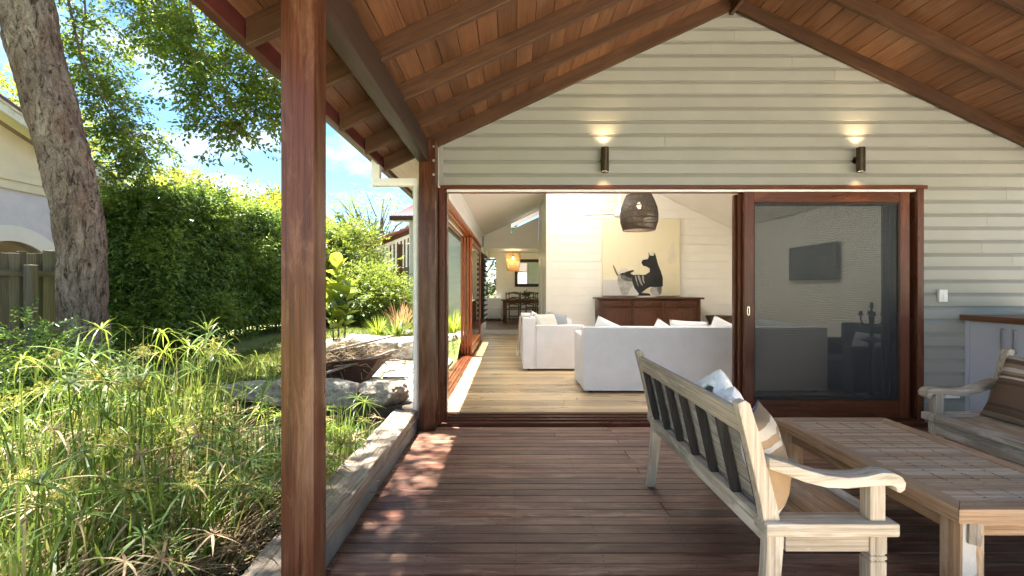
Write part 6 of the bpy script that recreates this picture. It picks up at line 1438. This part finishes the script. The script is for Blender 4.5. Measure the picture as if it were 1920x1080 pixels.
def strap_plant(label, x, y, n, L, W, mat, spread=.9, group=None, name='strap_plant', z=None, seed=0, arch=.6):
    """a tuft of arching blades"""
    rd = np.random.default_rng(seed+50); z = gz(x, y) if z is None else z; t = thing(name, label, 'plant', (x, y, z), group)
    a = rd.uniform(0, 2*math.pi, n); el = rd.uniform(.25, 1.0, n)*spread; l = L*rd.uniform(.55, 1.1, n); d = np.stack([np.cos(a)*np.sin(el), np.sin(a)*np.sin(el), np.cos(el)], 1); s = np.stack([-np.sin(a), np.cos(a), np.zeros(n)], 1); b0 = np.array([x, y, z])+np.stack([np.cos(a), np.sin(a), np.zeros(n)], 1)*rd.uniform(0, L*.14, n)[:, None]; ks = 5; V = np.zeros((n, (ks+1)*2, 3))
    for i in range(ks+1):
        u = i/ks; c = b0+d*(l*u)[:, None]; c[:, 2] -= arch*l*u*u*np.sin(el); w = W*(1-u**2*.93)*.5; V[:, 2*i] = c-s*w; V[:, 2*i+1] = c+s*w
    F = (np.arange(n)*(ks+1)*2)[:, None, None]+np.array([[2*i, 2*i+1, 2*i+3, 2*i+2] for i in range(ks)])[None]; mesh_np('blades', V.reshape(-1, 3), F.reshape(-1, 4), MATS[mat], t, kind='stuff'); return t
strap_plant('fountain of long green blades right of the fig by the rocks', -2.25, 9.35, 130, .75, .022, 'sedge_green', .95, seed=1)
strap_plant('yellow green strappy tuft above the rectangular rock', -1.75, 9.4, 140, .80, .020, 'lime_leaf', .9, seed=2)
strap_plant('russet broad leaved clump between the lawn and the rear wing', -2.35, 10.6, 60, .75, .055, 'russet_leaf', .8, seed=3)
strap_plant('pale green strappy tuft below the russet clump', -2.85, 10.2, 120, .6, .018, 'sedge_young', .9, seed=4)
strap_plant('tall airy tuft of fine blades beside the rear wing wall', -2.0, 11.8, 110, 1.35, .016, 'sedge_green', .6, seed=5)
strap_plant('grassy tuft outside the stacked garden doors', -1.28, 10.4, 120, .85, .014, 'sedge_young', .7, seed=6)
strap_plant('low green tuft under the rear wing wall seen through the open corner', -1.35, 11.8, 90, .55, .018, 'sedge_green', .8, seed=7)
strap_plant('russet tipped clump in front of the rear porch', -2.75, 11.7, 50, .95, .045, 'russet_leaf', .6, seed=8)
crown('shrub', 'low green ground shrub behind the russet clump', 'shrub', (-2.9, 12.4, .75), (.6, .45, .4), 700, 'bush_leaf', .06, .02, length=.18, seed=21)
# ------------------------------------------------------------------ umbrella sedge: every stalk carries its own whorl of blades
def stalk_mesh(seed, h, nb, bl, mat, flower):
    rd = random.Random(seed); V = []; F = []; b = lambda: len(V); bend = rd.uniform(.05, .28); pts = [(bend*h*(t**2), 0, h*t) for t in np.linspace(0, 1, 6)]; m = MB().tube(pts, [.0055, .0052, .005, .0046, .004, .0036], 4); top = Vector(pts[-1]); ax = (top-Vector(pts[-2])).normalized()
    for k in range(nb):
        a = 2*math.pi*(k+rd.uniform(-.3, .3))/nb; el = rd.uniform(-.15, 1.0); L = bl*rd.uniform(.5, 1.25); d = Vector((math.cos(a)*math.cos(el), math.sin(a)*math.cos(el), math.sin(el)))+ax*.15; d.normalize(); s = d.cross(Vector((0, 0, 1))).normalized(); w = rd.uniform(.0065, .013); n = 4; dr = rd.uniform(.2, 1.25); vs = []
        for i in range(n+1):
            u = i/n; c = top+d*L*u+Vector((0, 0, -dr*L*u*u)); ww = w*(.6+.6*u if u < .35 else .81*(1-(u-.35)/.65)**.7+.06); vs += [c-s*ww/2*1.6, c+s*ww/2*1.6]
        m.add(vs, [(2*i, 2*i+1, 2*i+3, 2*i+2) for i in range(n)])
    co = np.array([tuple(p) for p in m.v]); me = bpy.data.meshes.new('stalk'); me.from_pydata(co.tolist(), [], m.f); me.materials.append(mat)
    if flower:
        me.materials.append(MATS['sedge_flower']); k0 = len(m.f); bm = bmesh.new(); bm.from_mesh(me)
        for k in range(26):
            a = rd.uniform(0, 6.28); el = rd.uniform(.1, 1.3); L = bl*rd.uniform(.16, .42); d = Vector((math.cos(a)*math.cos(el), math.sin(a)*math.cos(el), math.sin(el))); e = top+d*L; s = d.cross(Vector((0, 0, 1))).normalized()*.0013
            f = bm.faces.new([bm.verts.new(top-s), bm.verts.new(top+s), bm.verts.new(e+s), bm.verts.new(e-s)]); f.material_index = 1
            for j in range(4):
                d2 = Vector((rd.gauss(0, 1), rd.gauss(0, 1), rd.gauss(0, 1))).normalized(); s2 = d2.orthogonal().normalized()*.004; f = bm.faces.new([bm.verts.new(e-s2), bm.verts.new(e+s2), bm.verts.new(e+d2*.02+s2*.6), bm.verts.new(e+d2*.02-s2*.6)]); f.material_index = 1
        bm.to_mesh(me); bm.free()
    return me
ST = [stalk_mesh(k, 1.0, 12+k % 6, .23+.035*(k % 4), MATS['sedge_young' if k in (2, 9) else 'sedge_green'], k % 3 == 1) for k in range(12)]
STD = [stalk_mesh(40+k, 1.0, 10, .21, MATS['sedge_dry'], False) for k in range(4)]
def sedge(label, x, y, spread, n, h0, h1, dry, basal, seed, lean=.28, group='umbrella sedges in the pond'):
    rd = random.Random(seed); t = thing('umbrella_sedge', label, 'sedge', (x, y, .0), group)
    for k in range(n):
        r = spread*math.sqrt(rd.random()); a = rd.uniform(0, 6.28); dead = rd.random() < .2; me = rd.choice(STD if dead else ST); o = bpy.data.objects.new('stalk', me); COL.objects.link(o); o.parent = t; o.location = (r*math.cos(a), r*math.sin(a), 0)
        h = rd.uniform(h0, h1)*(.75 if dead else 1)*(1-.2*(r/spread)**2); o.scale = (max(.8, h), max(.8, h), h); o.rotation_euler = (rd.gauss(0, lean*.55), rd.gauss(0, lean*.55)+lean*.6*(r/spread), a+rd.uniform(-.5, .5))
    m = MB()
    for k in range(dry):
        r = spread*1.05*math.sqrt(rd.random()); a = rd.uniform(0, 6.28); p = Vector((x+r*math.cos(a), y+r*math.sin(a), .01)); an = rd.gauss(.1, 1.0); el = rd.uniform(.15, 1.1); L = rd.uniform(.3, .85)*h1*.85; d = Vector((math.cos(an)*math.cos(el), math.sin(an)*math.cos(el), math.sin(el))); q = p+d*L*.55; e = p+d*L+Vector((0, 0, -.22*L)); rr = rd.uniform(.0022, .0048); m.tube([p, q, e], [rr, rr, rr*.5], 4, caps=False)
    if dry: m.build('dry_stems', MATS['sedge_dry'], t, kind='stuff', fix=False)
    rg = np.random.default_rng(seed); n = basal; a = rg.uniform(0, 6.28, n); rr = spread*np.sqrt(rg.uniform(0, 1, n)); B = np.stack([x+rr*np.cos(a), y+rr*np.sin(a), np.zeros(n)], 1); az = rg.uniform(0, 6.28, n); el = np.abs(rg.normal(0, .62, n)); D = np.stack([np.cos(az)*np.sin(el), np.sin(az)*np.sin(el), np.cos(el)], 1); S = np.stack([-np.sin(az), np.cos(az), 0*az], 1); L = rg.uniform(.35, 1.0, n)*h1; ks = 5; V = np.zeros((n, 2*ks+2, 3))
    for i in range(ks+1):
        u = i/ks; c = B+D*(L*u)[:, None]; c[:, 2] -= L*u*u*np.sin(el)*.7; w = .0062*(1-u**3*.95); V[:, 2*i] = c-S*w; V[:, 2*i+1] = c+S*w
    F = (np.arange(n)*(2*ks+2))[:, None, None]+np.array([[2*i, 2*i+1, 2*i+3, 2*i+2] for i in range(ks)])[None]; mesh_np('basal_blades', V.reshape(-1, 3), F.reshape(-1, 4), MATS['sedge_green'], t, kind='stuff')
sedge('tall umbrella sedge clump with yellow flower heads at the middle of the pond', -2.42, 3.25, .50, 44, .50, 1.08, 420, 560, 1)
sedge('tallest umbrella sedge reaching up before the tree trunk', -2.95, 3.75, .5, 28, .55, 1.16, 220, 420, 2)
sedge('umbrella sedge at the left of the clump near the lawn sleeper', -2.35, 2.45, .42, 32, .55, 1.04, 520, 520, 3)
sedge('front umbrella sedge with a thick mat of dry straw stems', -1.66, 2.35, .34, 34, .32, .74, 720, 460, 4)
sedge('umbrella sedge beside the weathered sleeper and nearest post', -1.58, 3.02, .34, 26, .30, .66, 200, 420, 5)
sedge('near umbrella sedge low at the bottom of the picture', -1.92, 1.85, .32, 24, .40, .80, 720, 460, 6)
sedge('small bright sedge growing against the sleeper beyond the nearest post', -1.34, 3.55, .22, 12, .18, .42, 12, 300, 7)
sedge('short loose sedge at the far end of the pond by the boulders', -1.50, 4.2, .28, 12, .22, .50, 16, 160, 8)
sedge('sprawling umbrella sedge on the lawn edge at far left', -3.15, 3.2, .42, 26, .5, 1.0, 200, 360, 10)
# ------------------------------------------------------------------ grass
def grass():
    parts = []
    for (xa, xb, ya, yb, n) in ((-4.6, -2.6, 5.2, 8.4, 15000), (-4.6, -1.0, 8.6, 13.5, 14000), (-5.2, -2.6, 2.2, 5.2, 9000)):
        x = rng.uniform(xa, xb, n); y = rng.uniform(ya, yb, n); z = np.array([gz(a, b) for a, b in zip(x, y)]); ok = np.array([not inside(POND, a, b) and not (-2.65 < a < -.98 and 5.1 < b < 8.4) for a, b in zip(x, y)]); parts.append(np.stack([x, y, z], 1)[ok])
    C = np.concatenate(parts); n = len(C); D = rng.normal(0, .45, (n, 3))+np.array([0, 0, 1]); L = rng.uniform(.03, .075, n); V, F = leaf_geo(C, D, rng.normal(0, 1, (n, 3)), L, L*.16); leaf_mat('grass_blade', (.06, .10, .015), (.19, .22, .05), .4, .5, (.3, .34, .05)); props(mesh_np('grass', V, F, MATS['grass_blade'], kind='stuff'), 'short lawn grass between the hedge and the rocks')
grass()
def leaf_litter():
    plain('fallen_leaf', (.45, .33, .07), .6, .3, 30, 0); m = MB()
    for x, y, z in ((-.33, 5.62, FZ+.003), (-.50, 5.38, FZ+.003), (-.1, 5.9, FZ+.003), (.22, 6.25, FZ+.003), (-.56, 5.2, FZ+.003), (.6, 5.5, FZ+.003), (-.3, 4.68, .003), (.9, 4.7, .003)):
        a = random.uniform(0, 6.28); c = Vector((x, y, z)); d = Vector((math.cos(a), math.sin(a), 0)); s = Vector((-d.y, d.x, 0)); m.add([c, c+d*.02+s*.012+Vector((0, 0, .006)), c+d*.045+Vector((0, 0, .002)), c+d*.02-s*.012+Vector((0, 0, .006))], [(0, 1, 2, 3)])
    props(m.build('fallen_leaves', MATS['fallen_leaf'], fix=False, kind='stuff'), 'few yellow fallen leaves scattered on the floorboards and deck')
leaf_litter()
